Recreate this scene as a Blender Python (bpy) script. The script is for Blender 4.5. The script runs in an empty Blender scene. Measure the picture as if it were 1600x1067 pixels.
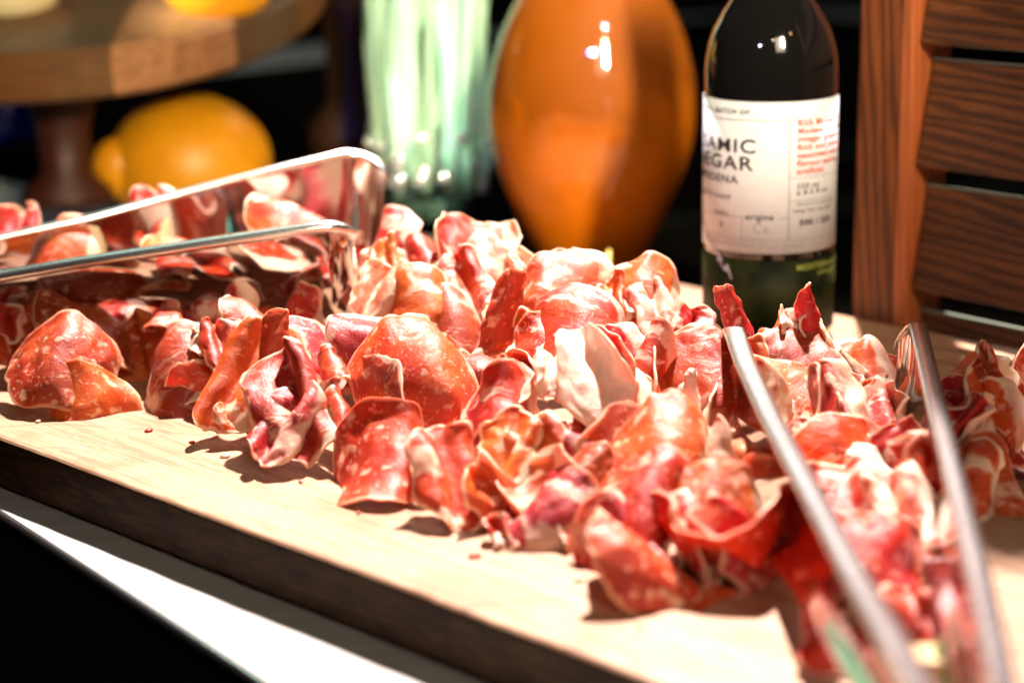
import bpy, bmesh, math, random
from mathutils import Vector, Matrix, Euler, noise
import numpy as np

scene = bpy.context.scene
col = scene.collection
R_ = math.radians

# ------------------------------------------------------------------ camera
FPX, PITCH, CAMH = 2900.0, R_(15.0), 0.23      # focal length in photo pixels, pitch, height over the board
cam_d = bpy.data.cameras.new("camera")
cam = bpy.data.objects.new("camera", cam_d); col.objects.link(cam)
cam.location = (0, 0, CAMH)
cam.rotation_euler = (math.pi/2 - PITCH, 0, 0)
cam_d.sensor_width = 36.0
cam_d.lens = FPX/1600*36.0
cam_d.clip_start, cam_d.clip_end = 0.02, 60
cam_d.dof.use_dof = True
cam_d.dof.focus_distance = 0.745
cam_d.dof.aperture_fstop = 5.0
scene.camera = cam

# ------------------------------------------------------------------ world, lamps, exposure
w = bpy.data.worlds.new("World"); scene.world = w; w.use_nodes = True
bg = w.node_tree.nodes["Background"]
bg.inputs[0].default_value = (0.030, 0.020, 0.022, 1); bg.inputs[1].default_value = 0.25

def aim(o, target):
    o.rotation_euler = (Vector(target) - o.location).to_track_quat('-Z', 'Y').to_euler()

def spot(name, loc, target, power, colr, cone=60, radius=0.05, blend=0.4):
    l = bpy.data.lights.new(name, 'SPOT'); l.energy = power; l.color = colr
    l.spot_size = R_(cone); l.spot_blend = blend; l.shadow_soft_size = radius
    o = bpy.data.objects.new(name, l); o.location = loc; col.objects.link(o); aim(o, target); return o

def area(name, loc, target, power, colr, sx, sy, spread=180):
    l = bpy.data.lights.new(name, 'AREA'); l.energy = power; l.color = colr
    l.shape = 'RECTANGLE'; l.spread = R_(spread); l.size, l.size_y = sx, sy
    o = bpy.data.objects.new(name, l); o.location = loc; col.objects.link(o); aim(o, target); return o

spot("key_spot", (0.24, 1.80, 2.08), (0.02, 0.57, 0), 1180, (1.0, 0.80, 0.74), 23, 0.045, 0.45)
area("front_fill", (0.35, -0.75, 1.0), (0.05, 0.75, 0.03), 0.66, (1.0, 0.78, 0.58), 0.5, 0.5, 50)
spot("lavender_spot", (-0.75, -0.6, 0.95), (0.19, 0.90, 0.10), 11, (0.74, 0.80, 1.0), 11, 0.03, 0.9)
area("teal_overhead", (-0.5, 1.9, 1.3), (-0.1, 0.8, 0), 1.3, (0.30, 1.0, 0.72), 0.7, 0.18)
area("reflection_strip", (0.5, 2.3, 1.25), (0.1, 0.7, 0), 4.2, (1.0, 0.92, 0.92), 0.9, 0.16)  # unseen strip lamp added for highlights on steel and wet meat
area("back_warm_strip", (0.30, 0.05, 0.75), (0.045, 1.1, 0.19), 0.95, (1.0, 0.80, 0.52), 0.05, 0.40, 17)
spot("amber_spot", (0.02, -0.05, 0.75), (0.065, 1.10, 0.15), 42, (1.0, 0.80, 0.52), 13, 0.03, 0.7)  # unseen spot added to light the amber vessel
spot("fruit_spot", (0.12, 0.15, 0.34), (-0.25, 1.24, 0.08), 55, (1.0, 0.84, 0.50), 21, 0.03)
spot("mint_spot", (-0.80, 0.72, 0.52), (-0.060, 1.22, 0.13), 120, (0.80, 1.0, 0.88), 12, 0.014)  # unseen spot added to brighten the stalks in the vase
spot("blue_spot", (-0.12, -0.3, 0.9), (-0.02, 1.16, 0.12), 22, (0.10, 0.10, 1.0), 13, 0.012)
spot("sparkle_spot", (0.28, 0.2, 0.9), (-0.055, 1.17, 0.07), 30, (0.95, 1.0, 1.0), 8, 0.012)  # unseen spot added for glints on the vase knobs
spot("rust_spot", (0.60, 0.15, 0.8), (0.36, 0.86, 0.13), 8, (1.0, 0.46, 0.18), 25, 0.03)
spot("magenta_spot", (0.2, 0.3, 1.0), (0.36, 0.85, 0.26), 5, (0.8, 0.15, 1.0), 14, 0.03)

vs = scene.view_settings
vs.view_transform = 'Standard'; vs.look = 'None'; vs.gamma = 1; vs.exposure = 0.0
vs.use_curve_mapping = False
scene.cycles.use_denoising = True
scene.cycles.max_bounces = 10
scene.cycles.transmission_bounces = 8
scene.cycles.transparent_max_bounces = 8
scene.cycles.caustics_refractive = False
scene.cycles.sample_clamp_indirect = 6

# ------------------------------------------------------------------ helpers
def ray(u, v):
    cx, cy = (u-800)/FPX, (533.5-v)/FPX
    c, s = math.cos(PITCH), math.sin(PITCH)
    return Vector((cx, c + cy*s, -s + cy*c))

def P(u, v, z=0.0):
    """point at height z seen at photo position u, v"""
    d = ray(u, v); t = (z-CAMH)/d.z
    return Vector((0, 0, CAMH)) + d*t

def PY(u, v, y):
    """point on the upright plane at distance y seen at photo position u, v"""
    d = ray(u, v)
    return Vector((0, 0, CAMH)) + d*(y/d.y)

def px(p, n):       # size in metres of n photo pixels at point p
    return n*(Vector(p)-Vector((0, 0, CAMH))).dot(ray(800, 533.5))/FPX

def tag(o, label=None, cat=None, group=None, kind=None):
    if label: o["label"] = label
    if cat: o["category"] = cat
    if group: o["group"] = group
    if kind: o["kind"] = kind
    return o

def mobj(name, me, mat, parent=None, smooth=True):
    o = bpy.data.objects.new(name, me); col.objects.link(o)
    if mat: me.materials.append(mat)
    if smooth:
        me.polygons.foreach_set("use_smooth", [True]*len(me.polygons))
    if parent: o.parent = parent
    return o

def bobj(name, bm, mat, parent=None, smooth=False, bevel=0, seg=2):
    me = bpy.data.meshes.new(name); bmesh.ops.recalc_face_normals(bm, faces=bm.faces[:]); bm.to_mesh(me); bm.free()
    o = mobj(name, me, mat, parent, smooth)
    if bevel:
        m = o.modifiers.new("bevel", 'BEVEL'); m.width = bevel; m.segments = seg; m.limit_method = 'ANGLE'
    return o

def empty(name, loc, rot=(0, 0, 0)):
    o = bpy.data.objects.new(name, None); o.location = loc; o.rotation_euler = rot; o.empty_display_size = 0.01
    col.objects.link(o); return o

def prism(bm, pts, z0, z1):
    lo = [bm.verts.new((x, y, z0)) for x, y in pts]; hi = [bm.verts.new((x, y, z1)) for x, y in pts]
    n = len(pts)
    bm.faces.new(lo[::-1]); bm.faces.new(hi)
    for i in range(n):
        bm.faces.new((lo[i], lo[(i+1) % n], hi[(i+1) % n], hi[i]))

def box(bm, c, s, M=None):
    r = bmesh.ops.create_cube(bm, size=1)
    for v in r['verts']:
        v.co = Vector((v.co.x*s[0]+c[0], v.co.y*s[1]+c[1], v.co.z*s[2]+c[2]))
        if M: v.co = M @ v.co

def lathe(prof, n=96, wob=None):
    bm = bmesh.new(); rings = []
    for r, z in prof:
        rings.append([bm.verts.new((r*math.cos(2*math.pi*i/n)*(1 if not wob else 1+wob(i/n, z)),
                                    r*math.sin(2*math.pi*i/n)*(1 if not wob else 1+wob(i/n, z)), z)) for i in range(n)])
    for a, b in zip(rings, rings[1:]):
        for i in range(n):
            bm.faces.new((a[i], a[(i+1) % n], b[(i+1) % n], b[i]))
    bm.faces.new(rings[0][::-1]); bm.faces.new(rings[-1])
    return bm

def tube(pts, radii, n=12, flat=None):
    """swept tube; radii a number or list; flat=(a,b) makes the section an ellipse (side, up)"""
    bm = bmesh.new(); rings = []; N = len(pts)
    for i, p in enumerate(pts):
        p = Vector(p)
        t = (Vector(pts[min(i+1, N-1)]) - Vector(pts[max(i-1, 0)])).normalized()
        side = t.cross(Vector((0, 0, 1)))
        if side.length < 1e-4: side = Vector((1, 0, 0))
        side.normalize(); up = side.cross(t)
        r = radii[i] if isinstance(radii, (list, tuple)) else radii
        a, b = flat or (1, 1)
        rings.append([bm.verts.new(p + side*(r*a*math.cos(2*math.pi*k/n)) + up*(r*b*math.sin(2*math.pi*k/n))) for k in range(n)])
    for a, b in zip(rings, rings[1:]):
        for k in range(n):
            bm.faces.new((a[k], a[(k+1) % n], b[(k+1) % n], b[k]))
    bm.faces.new(rings[0][::-1]); bm.faces.new(rings[-1])
    return bm

# ------------------------------------------------------------------ materials
class NT:
    def __init__(s, name):
        s.m = bpy.data.materials.new(name); s.m.use_nodes = True
        s.t = s.m.node_tree; s.b = s.t.nodes["Principled BSDF"]
    def n(s, typ, **kw):
        nd = s.t.nodes.new(typ)
        for k, v in kw.items(): setattr(nd, k, v)
        return nd
    def l(s, a, b): s.t.links.new(a, b)
    def set(s, **kw):
        for k, v in kw.items():
            s.b.inputs[k.replace('_', ' ')].default_value = v
    def math(s, op, a, b=None, clamp=False):
        nd = s.n('ShaderNodeMath', operation=op, use_clamp=clamp)
        for i, x in enumerate((a, b)):
            if x is None: continue
            if isinstance(x, (int, float)): nd.inputs[i].default_value = x
            else: s.l(x, nd.inputs[i])
        return nd.outputs[0]
    def ramp(s, fac, stops, interp='LINEAR'):
        nd = s.n('ShaderNodeValToRGB'); cr = nd.color_ramp; cr.interpolation = interp
        while len(cr.elements) < len(stops): cr.elements.new(0.5)
        for e, (p, c) in zip(cr.elements, stops):
            e.position = p; e.color = (c, c, c, 1) if isinstance(c, (int, float)) else (*c, 1)
        s.l(fac, nd.inputs[0]); return nd.outputs[0]
    def mix(s, fac, a, b, mode='MIX'):
        nd = s.n('ShaderNodeMix', data_type='RGBA', blend_type=mode)
        for i, x in ((0, fac), (6, a), (7, b)):
            if isinstance(x, (int, float)): nd.inputs[i].default_value = x
            elif isinstance(x, tuple): nd.inputs[i].default_value = (*x, 1)
            else: s.l(x, nd.inputs[i])
        return nd.outputs[2]
    def noise(s, vec, scale, detail=4, rough=0.5, dist=0.0):
        nd = s.n('ShaderNodeTexNoise'); nd.inputs['Scale'].default_value = scale
        nd.inputs['Detail'].default_value = detail; nd.inputs['Roughness'].default_value = rough
        nd.inputs['Distortion'].default_value = dist
        if vec is not None: s.l(vec, nd.inputs['Vector'])
        return nd.outputs['Fac']
    def voro(s, vec, scale, feature='F1', rnd=1.0, out='Distance'):
        nd = s.n('ShaderNodeTexVoronoi', feature=feature); nd.inputs['Scale'].default_value = scale
        nd.inputs['Randomness'].default_value = rnd
        s.l(vec, nd.inputs['Vector']); return nd.outputs[out]
    def mapping(s, vec, scale=(1, 1, 1), rot=(0, 0, 0)):
        nd = s.n('ShaderNodeMapping'); nd.inputs['Scale'].default_value = scale; nd.inputs['Rotation'].default_value = rot
        s.l(vec, nd.inputs['Vector']); return nd.outputs[0]
    def bump(s, h, strength=0.3, dist=0.001, prev=None):
        nd = s.n('ShaderNodeBump'); nd.inputs['Strength'].default_value = strength
        nd.inputs['Distance'].default_value = dist; s.l(h, nd.inputs['Height'])
        if prev: s.l(prev, nd.inputs['Normal'])
        return nd.outputs[0]

def simple(name, colr, rough=0.5, metal=0.0, **kw):
    k = NT(name); k.set(Base_Color=(*colr, 1), Roughness=rough, Metallic=metal, **kw); return k.m

def meat(name, lean, lean2, fat, kind):
    """cured meat: pattern lies in the flat slice (UV in centimetres), shifted per slice"""
    k = NT(name)
    uv = k.n('ShaderNodeUVMap', uv_map='flat').outputs[0]
    oi = k.n('ShaderNodeObjectInfo')
    rnd = oi.outputs['Random']
    off = k.n('ShaderNodeVectorMath', operation='ADD'); k.l(uv, off.inputs[0])
    cmb = k.n('ShaderNodeCombineXYZ')
    k.l(k.math('MULTIPLY', rnd, 57.0), cmb.inputs[0]); k.l(k.math('MULTIPLY', rnd, 91.0), cmb.inputs[1]); k.l(k.math('MULTIPLY', rnd, 13.0), cmb.inputs[2])
    k.l(cmb.outputs[0], off.inputs[1]); c = off.outputs[0]
    edge = k.n('ShaderNodeAttribute', attribute_name='edge').outputs['Fac']
    side = k.n('ShaderNodeAttribute', attribute_name='side').outputs['Fac']
    # warp
    wn = k.n('ShaderNodeTexNoise'); wn.inputs['Scale'].default_value = 0.9; wn.inputs['Detail'].default_value = 3; k.l(c, wn.inputs['Vector'])
    wv = k.n('ShaderNodeVectorMath', operation='SCALE'); k.l(wn.outputs['Color'], wv.inputs[0]); wv.inputs['Scale'].default_value = 1.3
    wa = k.n('ShaderNodeVectorMath', operation='ADD'); k.l(c, wa.inputs[0]); k.l(wv.outputs[0], wa.inputs[1]); cw = wa.outputs[0]
    big = k.noise(c, 0.55, 3, 0.55)
    colr = k.mix(k.ramp(big, [(0.35, 0.0), (0.65, 1.0)]), lean, lean2)
    fine = k.noise(c, 6.0, 5, 0.65)
    colr = k.mix(k.ramp(fine, [(0.3, 0.0), (0.75, 0.45)]), colr, tuple(min(1, x*0.45) for x in lean))
    if kind == 'salami':
        v1 = k.voro(cw, 1.45, 'SMOOTH_F1'); m1 = k.ramp(k.math('ADD', v1, k.math('MULTIPLY', k.noise(c, 3.2, 4, .6), 0.55)), [(0.44, 0.95), (0.56, 0.0)])
        v2 = k.voro(cw, 3.1); m2 = k.ramp(k.math('ADD', v2, k.math('MULTIPLY', k.noise(c, 9, 2), 0.5)), [(0.38, 0.6), (0.54, 0.0)])
        m = k.math('MAXIMUM', m1, m2)
    elif kind == 'marble':
        cs = k.mapping(cw, (0.8, 1.5, 1), (0, 0, 0.6))
        v1 = k.math('ABSOLUTE', k.math('SUBTRACT', k.noise(cs, 0.55, 3, 0.55, 0.6), 0.5)); m1 = k.ramp(v1, [(0.0, 0.8), (0.014, 0.55), (0.024, 0.0)])
        v2 = k.math('ABSOLUTE', k.math('SUBTRACT', k.noise(cs, 1.5, 4, 0.6, 0.4), 0.5)); m2 = k.ramp(v2, [(0.0, 0.55), (0.02, 0.0)])
        mk = k.ramp(k.noise(c, 0.7, 2), [(0.45, 0.0), (0.62, 1.0)])
        m3 = k.ramp(k.noise(cw, 0.42, 3, 0.5), [(0.60, 0.0), (0.66, 0.95)])
        m = k.math('MAXIMUM', k.math('MAXIMUM', k.math('MULTIPLY', m1, k.math('ADD', mk, 0.35)), k.math('MULTIPLY', m2, mk)), m3)
    elif kind == 'streak':
        cs = k.mapping(cw, (0.55, 1.7, 1), (0, 0, 0.5))
        m1 = k.ramp(k.noise(cs, 0.62, 4, 0.5, 0.3), [(0.585, 0.0), (0.65, 0.9)])
        cs2 = k.mapping(cw, (0.7, 4.0, 1), (0, 0, 0.5))
        m2 = k.ramp(k.noise(cs2, 1.6, 3, 0.5), [(0.62, 0.0), (0.70, 0.5)])
        m = k.math('MAXIMUM', m1, m2)
    else:   # pale: mostly fat with pink lean bands
        cs = k.mapping(cw, (0.6, 1.5, 1))
        m = k.ramp(k.noise(cs, 0.8, 3, 0.45), [(0.46, 0.15), (0.60, 1.0)])
    # fat rim along one side of the slice, thin pale rim all round
    rim = k.ramp(k.math('ADD', side, k.math('MULTIPLY', k.noise(c, 1.1, 3), 0.25)), [(0.88, 0.0), (0.93, 1.0)])
    m = k.math('MAXIMUM', m, k.math('MULTIPLY', rim, 0.95 if kind != 'salami' else 0.0))
    fatc = k.mix(k.ramp(k.noise(c, 2.0, 3), [(0.35, 0.0), (0.7, 0.6)]), fat, (0.86, 0.42, 0.30))
    colr = k.mix(m, colr, fatc)
    rim2 = k.ramp(k.math('ADD', edge, k.math('MULTIPLY', k.noise(c, 2.0, 3), 0.14)), [(1.00, 0.0), (1.04, 0.85)] if False else [(0.955, 0.0), (0.99, 0.8)])
    colr = k.mix(rim2, colr, (0.84, 0.58, 0.42) if kind != 'salami' else (0.74, 0.38, 0.24))
    # pepper
    pv = k.voro(c, 3.4); pep = k.ramp(pv, [(0.035, 1.0), (0.06, 0.0)])
    pm = k.ramp(k.noise(c, 1.5, 2), [(0.52, 0.0), (0.56, 1.0)])
    colr = k.mix(k.math('MULTIPLY', pep, pm), colr, (0.05, 0.02, 0.01))
    hs = k.n('ShaderNodeHueSaturation'); k.l(colr, hs.inputs['Color'])
    k.l(k.math('ADD', k.math('MULTIPLY', rnd, 0.022), 0.489), hs.inputs['Hue'])
    k.l(k.math('ADD', k.math('MULTIPLY', k.math('FRACT', k.math('MULTIPLY', rnd, 7.3)), 0.45), 0.80), hs.inputs['Value'])
    hs.inputs['Saturation'].default_value = 1.0
    k.l(hs.outputs[0], k.b.inputs['Base Color'])
    # surface
    rough = k.ramp(k.noise(c, 3.0, 4), [(0.3, 0.30), (0.7, 0.58)])
    k.l(rough, k.b.inputs['Roughness'])
    n1 = k.bump(k.noise(cw, 1.6, 4, 0.55), 0.5, 0.0012)
    n2 = k.bump(k.noise(c, 11, 4, 0.7), 0.55, 0.0005, n1)
    n3 = k.bump(m, 0.25, 0.0004, n2)
    k.l(n3, k.b.inputs['Normal'])
    k.set(Subsurface_Weight=0.85, Subsurface_Scale=0.0022, Coat_Weight=0.14, Coat_Roughness=0.2, Specular_IOR_Level=0.45)
    k.b.inputs['Subsurface Radius'].default_value = (1.0, 0.28, 0.16)
    k.l(n2, k.b.inputs['Coat Normal'])
    return k.m

FAT = (0.84, 0.64, 0.50)
MEAT = {
 'salami':  meat('salami_meat',  (0.44, 0.026, 0.010), (0.60, 0.085, 0.018), (0.82, 0.46, 0.33), 'salami'),
 'salami2': meat('orange_salami_meat',  (0.58, 0.070, 0.012), (0.70, 0.17, 0.024), (0.84, 0.50, 0.31), 'salami'),
 'coppa':   meat('coppa_meat',   (0.42, 0.016, 0.009), (0.58, 0.050, 0.018), FAT, 'marble'),
 'ham':     meat('cured_ham_meat', (0.56, 0.050, 0.012), (0.72, 0.16, 0.026), FAT, 'streak'),
 'redham':  meat('red_ham_meat', (0.46, 0.018, 0.009), (0.66, 0.075, 0.022), FAT, 'streak'),
 'pale':    meat('fatty_meat', (0.64, 0.12, 0.06), (0.72, 0.24, 0.12), (0.86, 0.66, 0.52), 'pale'),
 'fat':     meat('white_fat', (0.84, 0.62, 0.50), (0.88, 0.72, 0.60), (0.90, 0.80, 0.70), 'pale'),
 'dark':    meat('air_dried_meat', (0.12, 0.030, 0.014), (0.19, 0.060, 0.028), (0.45, 0.34, 0.22), 'marble'),
}

def wood(name, a, b, c3, scale=18, stretch=(1, 12, 12), rough=0.5, rot=(0, 0, 0), ring=0.5, bumps=0.3, coat=0.0, blocks=None):
    k = NT(name)
    tc = k.n('ShaderNodeTexCoord').outputs['Object']
    v = k.mapping(tc, stretch, rot)
    n1 = k.noise(v, scale*0.35, 4, 0.6, 0.3)
    wv = k.n('ShaderNodeTexWave', wave_type='BANDS', bands_direction='DIAGONAL'); wv.inputs['Scale'].default_value = scale*0.5
    wv.inputs['Distortion'].default_value = 9; wv.inputs['Detail'].default_value = 3; wv.inputs['Detail Scale'].default_value = 0.7
    k.l(v, wv.inputs['Vector'])
    colr = k.mix(k.ramp(n1, [(0.3, 0.0), (0.7, 1.0)]), a, b)
    colr = k.mix(k.math('MULTIPLY', k.ramp(wv.outputs['Fac'], [(0.25, 1.0), (0.75, 0.0)]), ring), colr, c3)
    if blocks:
        nd = k.n('ShaderNodeTexBrick'); k.l(k.mapping(tc, (1, 1, 1), (0, 0, blocks[2])), nd.inputs['Vector'])
        nd.inputs['Color1'].default_value = (0.55, 0.55, 0.55, 1); nd.inputs['Color2'].default_value = (1.3, 1.2, 1.1, 1)
        nd.inputs['Mortar'].default_value = (0.5, 0.45, 0.4, 1); nd.inputs['Mortar Size'].default_value = 0.012
        nd.inputs['Scale'].default_value = blocks[0]; nd.inputs['Brick Width'].default_value = blocks[1]
        colr = k.mix(0.65, colr, nd.outputs['Color'], 'MULTIPLY')
    fine = k.noise(k.mapping(tc, tuple(x*1.0 for x in stretch), rot), scale*3, 5, 0.7)
    colr = k.mix(k.ramp(fine, [(0.35, 0.35), (0.6, 0.0)]), colr, c3)
    k.l(colr, k.b.inputs['Base Color'])
    k.l(k.ramp(fine, [(0.3, rough+0.15), (0.7, rough-0.1)]), k.b.inputs['Roughness'])
    k.l(k.bump(fine, bumps, 0.0008), k.b.inputs['Normal'])
    k.set(Coat_Weight=coat, Coat_Roughness=0.3)
    return k.m

def steel(name, rough=0.07, bmp=0.12, tint=0.86):
    k = NT(name)
    tc = k.n('ShaderNodeTexCoord').outputs['Object']
    k.set(Metallic=1.0, Base_Color=(tint, tint*1.01, tint*1.02, 1))
    sm = k.noise(tc, 55, 4, 0.6)
    if bmp: k.l(k.ramp(sm, [(0.35, rough*0.6), (0.75, rough*1.9)]), k.b.inputs['Roughness'])
    else: k.set(Roughness=rough)
    if bmp: k.l(k.bump(k.noise(tc, 28, 2, 0.5), bmp, 0.002), k.b.inputs['Normal'])
    return k.m

STEEL = steel('polished_steel', 0.06, 0.10, 0.50)
STEEL_EDGE = steel('steel_rim', 0.24, 0.0, 0.9)

# ------------------------------------------------------------------ table and board
table_z = -0.0235
# front edge of the table in the photo: (0,797) -> (420,1067); board front edge: (0,683) -> (1000,1056)
tA, tB = P(0, 797, table_z), P(420, 1067, table_z)
td = (tB-tA).normalized(); tn = Vector((-td.y, td.x, 0));
if tn.y < 0: tn = -tn
q0, q1 = tA - td*1.4, tA + td*1.6
bm = bmesh.new()
prism(bm, [tuple(q0.xy), tuple(q1.xy), tuple((q1+tn*2.6).xy), tuple((q0+tn*2.6).xy)], table_z-0.004, table_z)
k = NT('table_laminate'); tc = k.n('ShaderNodeTexCoord').outputs['Object']
ns = k.noise(k.mapping(tc, (3, 14, 1), (0, 0, 0.75)), 9, 5, 0.6)
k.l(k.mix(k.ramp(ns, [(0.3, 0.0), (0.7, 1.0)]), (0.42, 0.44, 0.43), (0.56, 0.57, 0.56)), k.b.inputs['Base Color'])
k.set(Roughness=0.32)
tab = empty('buffet_table', (tA.x, tA.y, table_z)); tag(tab, 'pale table with dark front panel under the long wooden board', 'table')
def keep(o, par):      # parent without moving
    o.parent = par; o.matrix_parent_inverse = Matrix.Translation(par.location).inverted() if not any(par.rotation_euler) else par.matrix_basis.inverted()
t1 = bobj('tabletop', bm, k.m, bevel=0.0012); keep(t1, tab)
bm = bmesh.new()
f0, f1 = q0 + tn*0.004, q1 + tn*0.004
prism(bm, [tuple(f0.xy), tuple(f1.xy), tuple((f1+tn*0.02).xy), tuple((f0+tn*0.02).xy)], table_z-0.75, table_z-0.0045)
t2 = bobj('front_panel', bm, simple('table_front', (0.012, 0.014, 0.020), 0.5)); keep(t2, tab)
# thin metal trim along the table edge
bm = tube([q0 + Vector((0, 0, -0.0018)) - tn*0.0004, q1 + Vector((0, 0, -0.0018)) - tn*0.0004], 0.0021, 10)
t3 = bobj('edge_trim', bm, STEEL_EDGE, smooth=True); keep(t3, tab)
# floor and room backdrop
bm = bmesh.new(); prism(bm, [(-4, -1), (4, -1), (4, 5), (-4, 5)], table_z-0.80, table_z-0.78)
tag(bobj('floor', bm, simple('floor_dark', (0.010, 0.010, 0.008), 0.6)), kind='structure')
k = NT('backdrop_dark'); tc = k.n('ShaderNodeTexCoord').outputs['Object']
k.l(k.mix(k.ramp(k.noise(tc, 2.2, 3), [(0.4, 0.0), (0.7, 1.0)]), (0.002, 0.002, 0.002), (0.010, 0.005, 0.003)), k.b.inputs['Base Color']); k.set(Roughness=0.9)
bm = bmesh.new(); prism(bm, [(-3, 3.0), (3, 3.0), (3, 3.05), (-3, 3.05)], table_z-0.78, 2.6)
tag(bobj('back_wall', bm, k.m), kind='structure')

# board
bA, bB = P(0, 683, 0), P(1000, 1056, 0)
bd = (bB-bA).normalized(); bn = Vector((-bd.y, bd.x, 0))
if bn.y < 0: bn = -bn
bang = math.atan2(bd.y, bd.x)
BO = (bA+bB)/2
Wd, L0, L1 = 0.400, -0.42, 0.62
board = empty('serving_board', (BO.x, BO.y, -0.0215), (0, 0, bang))
tag(board, 'long wooden serving board heaped with cured meat slices', 'serving board')
TH = 0.0215
def board_mesh(dz0, dz1, inset):
    bm = bmesh.new(); nx = 160; ny = 6
    rnd = random.Random(4)
    grid = {}
    for i in range(nx+1):
        for j in range(ny+1):
            x = L0 + (L1-L0)*i/nx; y = Wd*j/ny
            yy = y
            if j == 0: yy = 0.0012*noise.noise(Vector((x*9, 0, 3))) + 0.0005*noise.noise(Vector((x*60, 1, 3))) + inset
            grid[i, j] = (bm.verts.new((x, yy, dz1)), bm.verts.new((x, yy, dz0)))
    for i in range(nx):
        for j in range(ny):
            a, b, c, d = grid[i, j], grid[i+1, j], grid[i+1, j+1], grid[i, j+1]
            bm.faces.new((a[0], b[0], c[0], d[0])); bm.faces.new((a[1], d[1], c[1], b[1]))
    for i in range(nx):
        for j in (0, ny):
            a, b = grid[i, j], grid[i+1, j]; bm.faces.new((a[1], b[1], b[0], a[0]))
    for j in range(ny):
        for i in (0, nx):
            a, b = grid[i, j], grid[i, j+1]; bm.faces.new((a[1], b[1], b[0], a[0]))
    return bm
k = NT('board_wood')
tc = k.n('ShaderNodeTexCoord').outputs['Object']
v = k.mapping(tc, (2.2, 16, 30))
n1 = k.noise(v, 5, 5, 0.62, 0.4)
staves = k.n('ShaderNodeTexBrick'); k.l(k.mapping(tc, (1, 1, 0)), staves.inputs['Vector'])
staves.inputs['Color1'].default_value = (0, 0, 0, 1); staves.inputs['Color2'].default_value = (1, 1, 1, 1); staves.inputs['Mortar'].default_value = (.5, .5, .5, 1)
staves.inputs['Scale'].default_value = 1.0; staves.inputs['Brick Width'].default_value = 0.19; staves.inputs['Row Height'].default_value = 0.043
staves.inputs['Mortar Size'].default_value = 0.0004; staves.inputs['Bias'].default_value = -0.15
colr = k.mix(k.ramp(staves.outputs['Color'], [(0.0, 0.0), (1.0, 1.0)]), (0.55, 0.34, 0.20), (0.135, 0.075, 0.028))
colr = k.mix(k.ramp(n1, [(0.25, 0.0), (0.75, 0.75)]), colr, (0.62, 0.41, 0.28))
fine = k.noise(k.mapping(tc, (6, 70, 70)), 14, 5, 0.7)
colr = k.mix(k.ramp(fine, [(0.34, 0.75), (0.58, 0.0)]), colr, (0.24, 0.12, 0.05))
long_ = k.noise(k.mapping(tc, (1.2, 26, 26)), 7, 4, 0.55, 0.8)
colr = k.mix(k.ramp(long_, [(0.50, 0.0), (0.56, 0.6), (0.62, 0.0)]), colr, (0.20, 0.095, 0.040))
scr = k.n('ShaderNodeTexWave', wave_type='BANDS'); scr.inputs['Scale'].default_value = 9; scr.inputs['Distortion'].default_value = 14; scr.inputs['Detail'].default_value = 2
k.l(k.mapping(tc, (1, 1, 0.01), (0, 0, 0.9)), scr.inputs['Vector'])
cut = k.math('MULTIPLY', k.ramp(scr.outputs['Fac'], [(0.975, 0.0), (1.0, 1.0)]), k.ramp(k.noise(tc, 14, 2), [(0.5, 0.0), (0.6, 0.5)]))
colr = k.mix(cut, colr, (0.16, 0.085, 0.045))
stain = k.ramp(k.noise(tc, 24, 4, 0.6), [(0.56, 0.0), (0.66, 0.4)])
colr = k.mix(stain, colr, (0.24, 0.11, 0.04))
# sides: darker colour on the faces that are not the worked top
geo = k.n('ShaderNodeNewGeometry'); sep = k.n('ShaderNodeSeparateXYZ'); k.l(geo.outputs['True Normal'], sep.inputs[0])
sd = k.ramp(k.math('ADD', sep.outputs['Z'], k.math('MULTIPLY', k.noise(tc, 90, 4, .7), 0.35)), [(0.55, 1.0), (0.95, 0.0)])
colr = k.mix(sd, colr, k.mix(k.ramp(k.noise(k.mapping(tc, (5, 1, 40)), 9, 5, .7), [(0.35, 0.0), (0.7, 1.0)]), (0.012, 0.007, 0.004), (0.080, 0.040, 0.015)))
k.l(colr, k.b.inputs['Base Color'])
k.l(k.ramp(fine, [(0.3, 0.60), (0.7, 0.42)]), k.b.inputs['Roughness'])
k.l(k.ramp(sd, [(0.0, 0.5), (1.0, 0.12)]), k.b.inputs['Specular IOR Level'])
k.l(k.bump(fine, 0.25, 0.0006), k.b.inputs['Normal'])
BW = k.m
o = bobj('board_slab', board_mesh(0.0, TH, 0.0), BW, board, smooth=False, bevel=0.0022, seg=3)

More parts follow.
